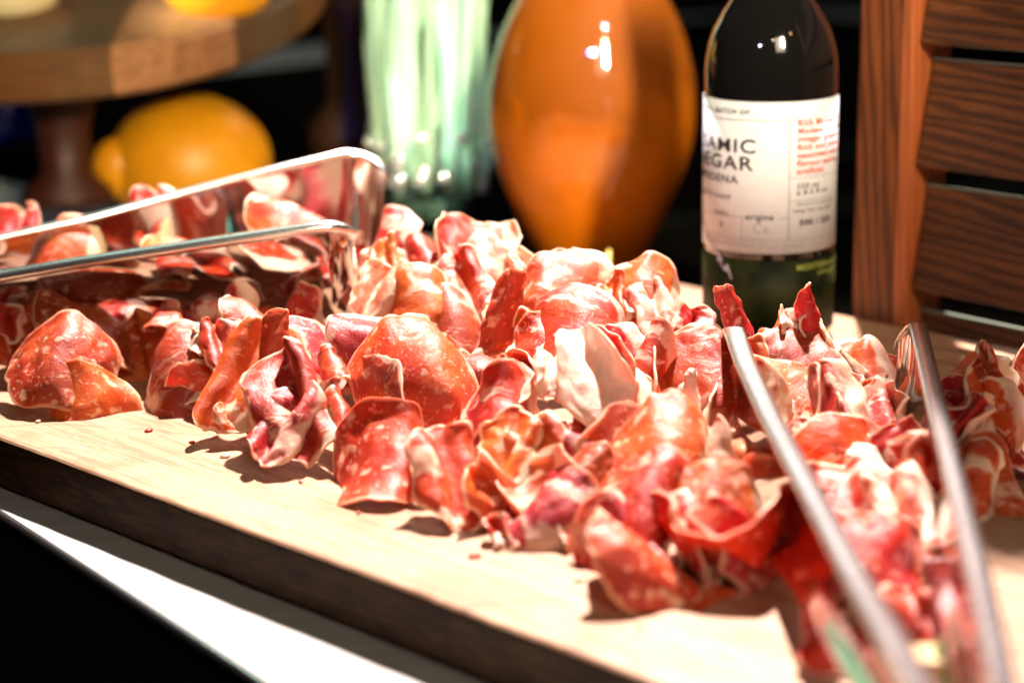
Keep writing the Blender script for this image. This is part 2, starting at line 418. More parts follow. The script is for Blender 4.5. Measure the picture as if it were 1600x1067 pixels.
# ------------------------------------------------------------------ sheet generator for the meat slices
def sheet(seed, R=0.025, asp=1.0, pw=2.0, A=1.2, sharp=0.0, off=0.0, rip=(), cone=0.0, B=0.0, twist=0.0,
          lump=0.0018, frill=0.0, frilln=7, irr=0.09, thick=0.0009, lip=None, ns=56, nt=34, side=1, droop=0.0, wob=0.32, gather=0.0):
    """thin slice bent from a flat outline: A half bend over its width (convex up), rip = ripples (amp, freq, phase),
    cone makes one end gathered, B bends the other way"""
    rnd = random.Random(seed); sv = Vector((rnd.random()*50, rnd.random()*50, rnd.random()*50))
    T = np.linspace(-1, 1, nt+1); S = np.linspace(-1, 1, ns+1)
    T = np.sin(T*math.pi/2*0.97)/math.sin(math.pi/2*0.97)      # finer towards the ends
    verts = []; uvs = []; edge = []; sd = []
    M = 220
    rip = tuple(rip) + ((wob*rnd.uniform(.6, 1.2), rnd.uniform(1.0, 1.7), rnd.uniform(0, 6.28)), (wob*0.35, rnd.uniform(2.4, 3.6), rnd.uniform(0, 6.28)))
    wph = rnd.uniform(0, 6.28)
    l1, l2 = (rnd.uniform(-5, 5), rnd.uniform(-5, 5)) if lip is None else (lip, lip)
    for j, t in enumerate(T):
        w0 = max(0.03, (1-abs(t*0.985)**pw)**(1/pw))
        # arc positions along this row
        wl = w0*(1+irr*noise.noise(sv+Vector((t*2.1, 0, 0)))*2); wr = w0*(1+irr*noise.noise(sv+Vector((t*2.1, 9, 0)))*2)
        wl *= (1+0.35*irr*noise.noise(sv+Vector((t*11, 3, 0)))*2); wr *= (1+0.35*irr*noise.noise(sv+Vector((t*11, 13, 0)))*2)*(1+0.16*irr*noise.noise(sv+Vector((t*34, 23, 0)))*2); wl *= 1+0.16*irr*noise.noise(sv+Vector((t*34, 33, 0)))*2
        aa = np.linspace(-1.3, 1.3, M)
        g = 1 + cone*t
        ao = aa - off
        lipc = l1*np.maximum(0, ao-0.55)**2*(1+0.5*math.sin(3*t+wph)) - l2*np.maximum(0, -ao-0.55)**2
        if sharp > 0: th = -A*np.tanh(ao*sharp)/math.tanh(sharp)
        else: th = -A*ao
        th = th*g + lipc
        for (am, fr, ph) in rip:
            th = th + am*np.sin(fr*math.pi*aa + ph + 0.6*t*am)*(1+0.7*cone*t)
        th = th + twist*t + wob*0.5*math.sin(2.3*t+wph)
        da = aa[1]-aa[0]
        X = np.cumsum(np.cos(th))*da; Z = np.cumsum(np.sin(th))*da
        c = M//2; X = X-X[c]; Z = Z-Z[c]
        a_s = np.where(S < 0, S*wl, S*wr)
        x = np.interp(a_s, aa, X); z = np.interp(a_s, aa, Z)
        for i in range(ns+1):
            a = a_s[i]; e = min(1.0, max(abs(S[i])**1.0*1.0, abs(t)))
            r = max(abs(S[i]), abs(t)**1.5)
            yy = t*asp; zz = z[i]; xx = x[i]
            if B:
                ang = B*yy; 
                yn = math.sin(ang)*(1/B) ; zc = (math.cos(ang)-1)*(1/B)
                zz2 = zz*math.cos(ang) + zc; yy = yn + zz*math.sin(ang); zz = zz2
            p = Vector((xx, yy, zz))
            q = Vector((a*1.4, t*asp*1.4, 0))+sv
            nv = noise.noise_vector(q*1.1)*(1.35*lump/R) + noise.noise_vector(q*3.3)*(lump/R*0.45)
            p = p + nv*(0.4+0.9*r)
            if frill:
                f = frill/R*max(0, r-0.35)**1.5
                phi = math.atan2(t, S[i] if S[i] else 1e-6)
                p.z += f*math.sin(phi*frilln+sv.x) ; p.x += f*0.6*math.cos(phi*frilln*1.3+sv.y); p.y += f*0.5*math.sin(phi*frilln*0.8+sv.z)
            if droop: p.z -= droop*r*r
            if gather: p.x *= 1-gather*(1-t)/2; p.z = p.z*(1-gather*(1-t)/2) - 0.0
            verts.append(p*R)
            uvs.append((a*R*100, t*asp*R*100)); edge.append(r); sd.append(0.5+0.5*S[i]*side)
    faces = []
    for j in range(nt):
        for i in range(ns):
            a = j*(ns+1)+i; faces.append((a, a+1, a+ns+2, a+ns+1))
    me = bpy.data.meshes.new('slice')
    # thickness built in: top and bottom skins with a rounded border
    me.from_pydata([tuple(v) for v in verts], [], faces)
    ul = me.uv_layers.new(name='flat')
    li = np.zeros(len(me.loops), dtype=np.int32); me.loops.foreach_get('vertex_index', li)
    ul.data.foreach_set('uv', np.array(uvs, dtype=np.float32)[li].ravel())
    for nm, arr in (('edge', edge), ('side', sd)):
        at = me.attributes.new(nm, 'FLOAT', 'POINT'); at.data.foreach_set('value', np.array(arr, dtype=np.float32))
    zmin = min(v.z for v in verts)
    return me, thick, zmin

def add_slice(name, label, cat, mesh_kw, mat, loc, rot, group=None, seed=0):
    me, th, _ = sheet(seed, **mesh_kw)
    o = mobj(name, me, MEAT[mat])
    e = Euler([R_(a) for a in rot], 'XYZ')
    o.location = loc; o.rotation_euler = e
    m = o.modifiers.new('thickness', 'SOLIDIFY'); m.thickness = th; m.offset = 0
    s = o.modifiers.new('smooth', 'SUBSURF'); s.levels = 0; s.render_levels = 1
    tag(o, label, cat, group)
    return o

# shape presets (A>0 bulges along local +Z; ruling runs along local Y)
def SH(kind, **kw):
    d = dict(
      arch=dict(A=1.25, B=0.35, lump=0.0016),
      barrel=dict(A=1.75, B=0.5, lump=0.0016, sharp=0.6),
      dome=dict(A=0.95, B=0.75, lump=0.0018, frill=0.0012),
      taco=dict(A=1.5, sharp=2.2, B=0.15, lump=0.0016),
      roll=dict(A=2.7, B=0.0, cone=0.18, lump=0.0014),
      cone=dict(A=2.0, cone=0.65, lump=0.0014, B=0.2),
      ruffle=dict(A=0.5, rip=((1.0, 1.8, 0.3), (0.4, 3.6, 1.1)), cone=0.35, gather=0.45, lump=0.0020, frill=0.0012, asp=0.75, pw=2.6),
      crumple=dict(A=0.9, rip=((1.1, 2.2, 1.9), (0.6, 4.0, 0.4)), cone=0.45, gather=0.4, lump=0.0026, frill=0.0014, irr=0.12, asp=0.8, pw=2.3),
      rosette=dict(A=0.95, rip=((0.95, 1.55, 0.6), (0.35, 3.3, 1.1)), cone=0.15, gather=0.38, lump=0.0022, frill=0.0012, asp=0.85, pw=2.4, irr=.12),
      wave=dict(A=0.25, rip=((0.9, 1.5, 0.8), (0.25, 3.7, 0.0)), cone=0.2, lump=0.0018, B=0.3),
      saddle=dict(A=1.35, B=-0.6, sharp=0.8, lump=0.0016),
      spike=dict(A=1.35, cone=0.8, sharp=0.9, asp=1.35, pw=1.6, lump=0.0014),
      flat=dict(A=0.25, B=0.15, lump=0.0022, frill=0.001),
    )[kind].copy()
    d.update(kw); return d

# name, label, category, (u, v, z), size in px (flat radius), shape, material, rotation, extra
SL = []
def S(name, label, cat, uvz, rpx, shape, mat, rot, **kw): SL.append((name, label, cat, uvz, rpx, shape, mat, rot, kw))
SA, CO, HA = 'salami_slice', 'coppa_slice', 'ham_slice'
# each: name, label, category, (u, v, v of the board below it), radius in photo px, shape, meat, rotation
# ---- front row, left to right
S(SA, 'large folded salami slice with pale glossy top, first at the front left end', 'salami slice', (88, 548, 640), 96, 'arch', 'salami', (40, 4, 4), asp=.8, A=1.15, B=0.5, lump=.0020, lip=-1, wob=.25)
S(SA, 'orange red salami flap lying on the bare board under the large folded slice', 'salami slice', (128, 612, 650), 80, 'arch', 'salami2', (78, 4, 0), A=1.2, asp=0.5)
S(CO, 'dark red barrel curled coppa slice with white veins, right of the large folded salami', 'coppa slice', (255, 585, 640), 92, 'barrel', 'coppa', (70, -14, -14), A=1.25, asp=1.0, pw=3, side=1, wob=.2)
S(HA, 'orange ham flap behind the right edge of the barrel curled coppa slice', 'ham slice', (322, 622, 645), 60, 'roll', 'ham', (70, -22, 25), asp=1.0, A=1.6)
S('fat_strip', 'thick white strip of fat hanging over the barrel curled coppa slice', 'fat strip', (302, 562, 630), 32, 'wave', 'fat', (72, -14, 10), asp=1.5)
S(HA, 'bright orange crumpled ham flap with a thin upright tip, left half of the first rosette', 'ham slice', (385, 592, 678), 86, 'rosette', 'ham', (60, 20, -18), asp=1.0)
S(HA, 'thin red ham tongue standing upright above the first rosette', 'ham slice', (438, 545, 680), 38, 'spike', 'redham', (70, 12, 30), asp=1.6, pw=3, wob=.1, lip=0, lump=.0012)
S(CO, 'red coppa fold with a large white fat patch, right half of the first rosette', 'coppa slice', (468, 625, 716), 92, 'rosette', 'coppa', (58, -8, 12), asp=1.0)
S(CO, 'lower ruffled coppa layer at the foot of the first rosette', 'coppa slice', (448, 668, 730), 76, 'rosette', 'coppa', (50, 16, -20))
S(CO, 'small crumpled red coppa scrap tucked between rosette halves', 'coppa slice', (425, 630, 700), 50, 'crumple', 'redham', (60, 20, 40))
S('fat_scrap', 'small pale blob of fat resting on the board below the first rosette', 'fat scrap', (418, 700, 712), 24, 'dome', 'fat', (30, 0, 20), A=1.7, B=1.3, thick=0.003)
S(HA, 'small tight ham curl with a hollow end, left of the egg shaped salami dome', 'ham slice', (522, 562, 690), 38, 'roll', 'ham', (20, 0, 20), A=2.3)
S(HA, 'small pale ham curl below the tight hollow curl', 'ham slice', (516, 622, 700), 38, 'crumple', 'pale', (60, 10, 0))
S(SA, 'tall egg shaped salami dome with pepper specks, tallest in the front row', 'salami slice', (640, 585, 712), 112, 'dome', 'salami2', (64, -12, 6), A=1.15, B=0.75, asp=1.12)
S(SA, 'saddle shaped salami slice with a turned up lip, before the egg shaped dome', 'salami slice', (585, 712, 765), 98, 'saddle', 'salami', (48, -8, -10), A=1.15, B=-0.5, asp=0.85)
S(HA, 'folded ham slice with a thick wet fat band, right of the saddle shaped salami', 'ham slice', (708, 750, 805), 92, 'rosette', 'redham', (56, 12, 22))
S(HA, 'small crumpled dark red ham scrap under the wet fat band', 'ham slice', (712, 800, 815), 42, 'crumple', 'redham', (50, 0, -20))
S(HA, 'pink topped folded ham slice with shining crest, middle of the front row', 'ham slice', (846, 788, 845), 82, 'taco', 'redham', (36, 16, -52), A=1.2, asp=0.9)
S(HA, 'orange ham fold lying right of the pink topped ham slice', 'ham slice', (915, 812, 845), 56, 'wave', 'ham', (60, -10, 10))
S(HA, 'ruffled orange ham slice above the wet fat band', 'ham slice', (800, 705, 790), 68, 'rosette', 'ham', (62, 10, -20))
S(HA, 'ruffled pink ham slice with pale fat edge, behind the pink topped fold', 'ham slice', (868, 712, 790), 74, 'rosette', 'ham', (60, -18, 20))
S(HA, 'striped red ham arch with white streaks, centre of the heap', 'ham slice', (800, 632, 742), 88, 'saddle', 'redham', (50, 4, 12), A=1.2, asp=0.7)
S('fat_fold', 'tall pointed white fat fold rising in the centre of the heap', 'fat fold', (925, 585, 735), 62, 'cone', 'fat', (66, -12, 10), asp=1.2, A=1.5, cone=0.7)
S('fat_fold', 'short white fat fold leaning left against the tall pointed fat fold', 'fat fold', (862, 585, 720), 46, 'wave', 'fat', (55, 30, 10))
S(HA, 'pink ham flap with fat tip below the tall pointed fat fold', 'ham slice', (958, 640, 740), 50, 'crumple', 'redham', (65, -20, 0))
S(SA, 'big round salami dome with orange and white blotches, right of the heap centre', 'salami slice', (1045, 705, 820), 112, 'dome', 'salami2', (58, 4, 4), A=1.2, B=0.6, asp=0.95)
S(SA, 'glossy salami fold with a bright wet ridge, below the big round dome', 'salami slice', (1010, 770, 870), 86, 'arch', 'salami', (52, 10, -22), A=1.0, sharp=1.4)
S(SA, 'folded salami slice with a broad white lit top, at the heap front corner', 'salami slice', (1015, 855, 925), 102, 'taco', 'salami', (35, 8, 82), A=1.35, asp=0.85)
S(SA, 'wide open salami cup with curved orange rim, in front of the long steel arm', 'salami slice', (1170, 880, 915), 128, 'arch', 'salami', (-62, -14, 6), A=-1.25, asp=0.62)
S(SA, 'orange salami slice standing behind the wide open cup', 'salami slice', (1110, 800, 880), 80, 'arch', 'salami2', (66, -14, -10), A=1.2)
S(HA, 'pale pink ham curl inside the wide open salami cup', 'ham slice', (1180, 835, 880), 60, 'crumple', 'pale', (50, 0, 30))
S(HA, 'white ended ham curl at the right rim of the wide open cup', 'ham slice', (1232, 835, 880), 50, 'roll', 'pale', (50, 30, -40))
S(HA, 'pink and white ham slice standing alone beside the long steel arm, nearest slice of all', 'ham slice', (1300, 985, 1040), 62, 'cone', 'redham', (60, 6, 12), A=1.8)
S(SA, 'thin salami slice lying flat under the wide open cup', 'salami slice', (1100, 945, 945), 95, 'flat', 'salami2', (12, 0, 0), asp=0.55)
# ---- second row
S(SA, 'red speckled salami slice behind the large folded slice at the left end', 'salami slice', (148, 505, 590), 80, 'arch', 'salami', (30, 10, 60), A=1.0)
S(HA, 'small glossy red ham curl at the far left end of the heap', 'ham slice', (18, 505, 585), 44, 'ruffle', 'redham', (50, 0, 10))
S(HA, 'bright orange ham loop under the nearer steel scoop', 'ham slice', (262, 492, 600), 44, 'roll', 'ham', (10, 10, 12), A=2.2)
S(HA, 'pink ham slice lying behind the first rosette', 'ham slice', (350, 545, 640), 58, 'ruffle', 'ham', (48, 0, 10))
S(HA, 'small white centred ham curl behind the barrel curled coppa', 'ham slice', (318, 530, 630), 32, 'crumple', 'pale', (40, 0, 10))
S(SA, 'peppered slice with a browned rind edge leaning over the egg shaped dome', 'salami slice', (596, 518, 660), 74, 'arch', 'redham', (20, -22, 70), A=0.9, asp=1.0)
S(SA, 'narrow speckled salami slice at the right shoulder of the egg shaped dome', 'salami slice', (712, 575, 680), 56, 'arch', 'salami', (66, -24, 30))
S(SA, 'pink salami roll pointing right, behind the striped red ham arch', 'salami slice', (778, 565, 680), 58, 'barrel', 'salami', (10, -18, 78))
S(SA, 'small peppered salami fold below the pink roll', 'salami slice', (745, 600, 690), 50, 'taco', 'salami', (30, 20, 60))
S(SA, 'upright salami slice seen edge on, leaning right beside the orange cup', 'salami slice', (785, 490, 630), 40, 'roll', 'salami', (72, 16, -10), A=1.9, asp=1.7)
S(HA, 'smooth orange ham slice folded over a dark hollow, highest fold of the heap centre', 'ham slice', (905, 505, 665), 96, 'arch', 'ham', (52, 10, -14), A=1.25, asp=0.75, sharp=1.2)
S(CO, 'dark red coppa slice in the hollow under the smooth orange fold', 'coppa slice', (858, 540, 665), 56, 'arch', 'coppa', (65, 0, 20))
S(HA, 'red ham fold with upright edges, left one of the vertical folds in the heap centre', 'ham slice', (968, 565, 690), 62, 'rosette', 'redham', (66, 8, 40))
S(HA, 'narrow orange ham fold with a ragged tip, middle one of the vertical folds', 'ham slice', (1003, 580, 700), 70, 'taco', 'ham', (76, -6, -36), asp=1.1, pw=1.6)
S(SA, 'broad upright salami slice with fine stripes, right one of the vertical folds', 'salami slice', (1078, 590, 700), 78, 'arch', 'salami2', (68, -16, -16), A=0.9)
S('fat_fold', 'slim white fat tip standing before the broad upright salami slice', 'fat fold', (1085, 618, 715), 30, 'spike', 'fat', (75, 4, 20))
S(HA, 'orange ham rim arching behind the broad upright salami slice', 'ham slice', (1098, 548, 670), 62, 'arch', 'ham', (45, 2, 0), A=1.2, asp=0.7)
S(SA, 'white rimmed salami slice lying right of the long steel arm tip', 'salami slice', (1215, 607, 690), 76, 'arch', 'salami2', (42, 4, 14), A=0.9, asp=0.7)
S(SA, 'blotched salami slice hanging below the white rimmed one', 'salami slice', (1245, 645, 700), 58, 'dome', 'salami', (60, 6, 0))
S(CO, 'dark brown coppa dome with fine pale veins and a greenish fat base', 'coppa slice', (1312, 592, 672), 66, 'dome', 'dark', (66, -4, 10), A=1.3, B=0.8)
S(CO, 'bright red coppa slice with a browned rim, capping the dark brown dome', 'coppa slice', (1262, 555, 665), 74, 'arch', 'coppa', (52, 0, 10), A=1.2, asp=0.75)
S(HA, 'pink and white ham slice wrapping the left side of the tall heap below the bottle', 'ham slice', (1222, 545, 660), 60, 'arch', 'ham', (68, -16, -22), A=1.2)
S(HA, 'ragged pale ham slice near the top of the tall heap below the bottle', 'ham slice', (1280, 518, 650), 56, 'crumple', 'pale', (50, -10, 10), A=1.2)
S(HA, 'pointed red ham tip crowning the tall heap below the bottle', 'ham slice', (1270, 490, 650), 30, 'spike', 'redham', (80, -8, 30), asp=1.5, cone=.8, wob=.06, irr=.04, lip=0, lump=.001)
S('fat_scrap', 'white fat knob beside the pointed red ham tip', 'fat scrap', (1236, 505, 650), 26, 'dome', 'fat', (60, 0, 0), A=1.5, B=1.2)
S(HA, 'small orange ham curl resting right of the dark brown dome', 'ham slice', (1370, 590, 655), 44, 'arch', 'ham', (50, 12, 20))
S(HA, 'slender upright ham curl rising behind the long steel arm tip', 'ham slice', (1158, 515, 655), 30, 'roll', 'salami', (80, -22, 10), A=1.7, asp=2.3, pw=3.5, wob=.08, irr=.04, lip=0, lump=.0012)
S(HA, 'small orange ham fold behind the tip of the long steel arm', 'ham slice', (1180, 560, 668), 50, 'ruffle', 'ham', (60, 0, 10))
# ---- back row
S(HA, 'round orange cup shaped ham slice, open towards the viewer behind the egg shaped dome', 'ham slice', (668, 455, 610), 76, 'arch', 'ham', (40, 8, 4), A=1.1, asp=0.6)
S(HA, 'dark red ham slice in the shade under the orange cup', 'ham slice', (700, 520, 625), 84, 'arch', 'redham', (60, 0, 10), A=1.0)
S(HA, 'ruffled orange ham slice touching the farther steel scoop tip', 'ham slice', (612, 415, 580), 60, 'crumple', 'ham', (55, 0, 10))
S(HA, 'curly pale ham slice at the left shoulder of the back heap', 'ham slice', (592, 455, 600), 62, 'ruffle', 'pale', (55, 12, -20))
S(HA, 'red ham slice topping the back heap in front of the glass vase', 'ham slice', (745, 385, 555), 66, 'dome', 'redham', (50, 6, 0), B=0.4)
S(HA, 'white topped ham slice right of the back heap summit', 'ham slice', (770, 410, 575), 58, 'arch', 'pale', (38, 4, 10))
S(HA, 'small orange ham curl left of the back heap summit', 'ham slice', (668, 385, 560), 42, 'roll', 'ham', (20, 0, 20), A=2.0)
S(HA, 'orange ham fold in the middle of the back heap', 'ham slice', (735, 440, 595), 62, 'rosette', 'ham', (55, -12, 10))
S(HA, 'ragged pale ham end at the right end of the back heap, before the amber vessel', 'ham slice', (812, 412, 575), 34, 'crumple', 'pale', (50, 0, 30))
S(HA, 'broad pale orange ham slice below the amber vessel', 'ham slice', (890, 440, 610), 76, 'dome', 'ham', (45, -2, 10), asp=0.75)
S(HA, 'orange ham pouch with a drooping right end, before the foot of the amber vessel', 'ham slice', (1020, 447, 620), 76, 'arch', 'ham', (42, 16, -4), A=1.35, asp=0.75)
S(HA, 'pale folded ham lining under the orange pouch', 'ham slice', (1030, 487, 632), 62, 'ruffle', 'pale', (52, 8, 10))
S(HA, 'dark red ham end below the orange pouch', 'ham slice', (1080, 520, 640), 54, 'ruffle', 'redham', (50, 14, 0))
S(HA, 'pink ham slice just left of the orange pouch', 'ham slice', (965, 470, 625), 54, 'crumple', 'ham', (50, 0, 0))
S('bresaola_slice', 'smooth deep red slice standing concave behind the farther steel scoop', 'meat slice', (598, 372, 530), 52, 'cone', 'redham', (70, -14, -30), A=0.9, lump=0.0006, frill=0)
S(HA, 'red ham slice behind the farther steel scoop near the orange fruit', 'ham slice', (240, 345, 500), 62, 'ruffle', 'redham', (40, 0, 0))
S(HA, 'dim red ham curl at the far left behind the steel scoops', 'ham slice', (35, 372, 500), 62, 'ruffle', 'redham', (45, 10, 10))
S(HA, 'dim orange ham slice between the steel scoops at the left', 'ham slice', (85, 400, 530), 74, 'arch', 'ham', (45, 6, -10))
S(HA, 'pink ham roll between the two steel scoops', 'ham slice', (300, 385, 540), 66, 'barrel', 'ham', (20, 0, 70))
S(HA, 'glossy ham fold shining between the scoop tips', 'ham slice', (465, 330, 520), 70, 'arch', 'ham', (20, -12, 70))
S(CO, 'veined coppa slice under the nearer steel scoop', 'coppa slice', (420, 500, 620), 66, 'arch', 'coppa', (30, 6, 60))
S(CO, 'dark coppa fold under the tip of the nearer steel scoop', 'coppa slice', (498, 545, 640), 60, 'arch', 'coppa', (40, 10, 30))
# ---- right side around the upright arms
S(HA, 'long pink ham arch with an olive fat lining, between the two upright steel arms', 'ham slice', (1330, 705, 780), 92, 'arch', 'ham', (45, 4, 6), A=1.25, asp=0.62)
S(HA, 'short red ham slice left under the long pink arch', 'ham slice', (1275, 690, 770), 50, 'ruffle', 'redham', (60, 0, 0))
S(HA, 'knobbly pink ham cluster left of the far steel arm tip', 'ham slice', (1375, 635, 720), 62, 'crumple', 'ham', (60, 0, 10), A=1.1)
S(HA, 'white edged coppa side of the knobbly pink cluster', 'coppa slice', (1340, 640, 715), 46, 'arch', 'coppa', (68, -10, -30))
S(HA, 'tall salmon ham fold touching the far steel arm', 'ham slice', (1425, 720, 790), 62, 'rosette', 'redham', (68, -6, 0))
S('fat_fold', 'greenish white fat fold under the long pink arch', 'fat fold', (1368, 745, 800), 52, 'arch', 'fat', (60, -26, 10))
S(HA, 'pale orange ham ruffle in the near gap between the steel arms', 'ham slice', (1405, 815, 870), 84, 'ruffle', 'pale', (48, 0, 0), asp=0.8)
S(HA, 'blurred red ham slice below the pale orange ruffle', 'ham slice', (1415, 880, 915), 78, 'ruffle', 'redham', (55, 4, 10))
S(HA, 'blurred red strip of ham near the bottom between the steel arms', 'ham slice', (1440, 965, 1000), 72, 'wave', 'redham', (45, 16, 0), asp=0.5)
S(HA, 'small pink ham ruffle at the top of the right hand heap under the shutter', 'ham slice', (1560, 590, 690), 62, 'crumple', 'coppa', (55, -10, 10))
S(HA, 'broad salmon ham fold in the right hand heap', 'ham slice', (1548, 655, 740), 76, 'ruffle', 'ham', (58, 0, 10))
S(HA, 'rounded red ham fold low in the right hand heap', 'ham slice', (1565, 735, 790), 72, 'arch', 'ham', (55, 4, 10))
S(HA, 'shaded red ham slice at the foot of the right hand heap', 'ham slice', (1520, 745, 800), 62, 'arch', 'redham', (60, 0, -20))
S(HA, 'small red ham curl right of the far steel arm tip', 'ham slice', (1500, 625, 715), 48, 'ruffle', 'redham', (60, 10, -20))
S(HA, 'bright crumpled ham scrap spilling from the foot of the saddle shaped salami', 'ham slice', (668, 745, 785), 40, 'crumple', 'ham', (45, 0, 30))
S(HA, 'thin orange ham lip curling between the egg shaped dome and the first rosette', 'ham slice', (545, 640, 715), 44, 'cone', 'ham', (50, 20, 40), A=2.0)
S(CO, 'marbled coppa curl lying left of the big round dome', 'coppa slice', (935, 720, 800), 60, 'barrel', 'coppa', (45, -20, 50))
S(HA, 'loose orange ham ribbon on the board under the first rosette', 'ham slice', (375, 655, 690), 44, 'wave', 'ham', (30, 10, 30), asp=0.6)
S(HA, 'small frilly ham knot in front of the pink topped fold', 'ham slice', (790, 830, 852), 38, 'crumple', 'redham', (40, 0, 20))
S(SA, 'salami slice tucked upright behind the pink topped fold', 'salami slice', (905, 745, 820), 58, 'arch', 'salami', (50, 12, -30))
S(HA, 'wide pale ham drape left of the smooth orange fold', 'ham slice', (840, 520, 650), 50, 'cone', 'ham', (50, -14, 30), A=1.8)


for i, (name, label, cat, (u, v, z), rpx, shape, mat, rot, kw) in enumerate(SL):
    p = PY(u, v, P(u, z, 0).y); R = px(p, rpx)
    grp = kw.pop('group', None)
    d = SH(shape, **kw); d['R'] = R*(1.24 if rpx > 50 and shape not in ('spike', 'roll') else 1.08)
    if 45 < rot[0] < 79 and shape not in ('spike', 'roll') and not kw.get('A', 1) < 0:
        rot = (rot[0]*0.74, rot[1]*1.15, rot[2]*1.1); d['A'] = d['A']*1.2
        if i % 4 == 2 and i > 10 and 'egg' not in label and 'dome' not in label:
            d['A'] = -d['A']*0.8; rot = (rot[0]*0.75, rot[1], rot[2])
    add_slice(name, label, cat, d, mat, p, rot, grp, seed=100+i)

# ------------------------------------------------------------------ slices buried in the heap (fill the gaps)
rf = random.Random(7)
proto_kinds = [('ruffle', 'ham'), ('rosette', 'redham'), ('arch', 'salami'), ('wave', 'ham'), ('saddle', 'coppa'), ('crumple', 'redham'), ('wave', 'salami2'), ('barrel', 'ham'), ('rosette', 'coppa'), ('rosette', 'pale')]
fills = []
def front_v(u):
    xs = [-60, 0, 200, 400, 560, 700, 880, 960, 1250, 1310, 1500, 1700]
    ys = [600, 605, 628, 690, 745, 790, 830, 890, 900, 940, 930, 900]
    return float(np.interp(u, xs, ys))
def back_v(u):
    return float(np.interp(u, [-60, 300, 600, 900, 1150, 1400, 1700], [500, 520, 560, 590, 640, 650, 660]))
n = 0
MAIN = [(o, o['label']) for o in col.objects if o.type == 'MESH' and o.get('category', '').split()[-1:] in (['slice'], ['fold'])]
used = {}
def nearest_words(p, kind):
    best = min(MAIN, key=lambda m: (m[0].location-p).length)
    d = p - best[0].location
    short = best[1].split(',')[0]
    for cut in (' with ', ' behind ', ' below ', ' under ', ' in the ', ' over ', ' above ', ' at the ', ' lying ', ' leaning ', ' beside '):
        if short.count(' ') > 5 and cut in short[12:]: short = short[:short.index(cut, 12)]
    short = ' '.join(short.split()[:8])
    for tail in (' of', ' the', ' with', ' a', ' and', ' white', ' red'):
        if short.endswith(tail): short = short[:-len(tail)]
    rel = ('right of' if d.x > 0 else 'left of') if abs(d.x) > abs(d.y) else ('behind' if d.y > 0 else 'before')
    lab = 'mostly buried %s %s the %s' % (kind, rel, short)
    used[lab] = used.get(lab, 0) + 1
    return lab if used[lab] == 1 else lab.replace('mostly buried', {2: 'deeper buried', 3: 'deepest buried'}.get(used[lab], 'barely showing'))
for row in range(4):
    f = row/3
    for uu in range(-30, 1640, 100):
        u = uu + rf.uniform(-25, 25) + (41 if row % 2 else 0)
        vb = front_v(u)*(1-f) + back_v(u)*f + rf.uniform(-8, 8)
        if 1130 < u < 1330 and f > 0.4 and f < 0.7 and rf.random() < 0.5: continue
        if 1600 > u > 1440 and vb > 800: continue
        if row == 0 and u < 720: continue
        p = P(u, vb, 0)
        hgt = {0: 0.008, 1: 0.017, 2: 0.020, 3: 0.013}[row] + rf.uniform(-0.002, 0.003)
        if u < 350: hgt *= 0.62
        p.z = hgt
        R = rf.uniform(0.020, 0.026)
        kd, mt = proto_kinds[(n*7+row*3) % len(proto_kinds)]
        d = SH(kd); d['R'] = R; d['ns'] = 44; d['nt'] = 28
        if n % 2: d['A'] = -d['A']*1.05
        nm = {'salami': SA, 'salami2': SA, 'coppa': CO}.get(mt, HA)
        lab = nearest_words(p, nm.replace('_', ' '))
        add_slice(nm, lab, nm.replace('_', ' '), d, mt, p, (rf.uniform(20, 60), rf.uniform(-30, 30), rf.uniform(-80, 80)), nm.replace('_', ' ')+'s buried in the heap', seed=500+n)
        n += 1

for q, (u, v, vb, rr, kd, mt, rot) in enumerate([(60, 490, 575, 60, 'arch', 'redham', (40, 0, 20)), (190, 485, 560, 70, 'wave', 'ham', (40, 10, -20)), (310, 485, 565, 70, 'cone', 'redham', (50, 0, 30)),
        (400, 485, 570, 60, 'arch', 'salami', (55, -10, 0)), (460, 490, 590, 60, 'cone', 'coppa', (50, 0, -30)), (210, 455, 530, 70, 'arch', 'coppa', (40, 0, 0)), (380, 425, 530, 70, 'wave', 'ham', (50, 8, 0)),
        (515, 425, 500, 44, 'arch', 'redham', (55, 0, -20)), (130, 425, 490, 60, 'wave', 'salami', (40, 0, 30)), (330, 395, 490, 60, 'cone', 'ham', (60, 0, 0)), (440, 365, 490, 60, 'arch', 'ham', (60, 0, 10))]):
    p = PY(u, v, P(u, vb, 0).y); d = SH(kd); d['R'] = px(p, rr)
    nm = {'salami': SA, 'coppa': CO}.get(mt, HA)
    p2 = p.copy(); add_slice(nm, nearest_words(p, nm.replace('_', ' ')), nm.replace('_', ' '), d, mt, p2, rot, seed=900+q)

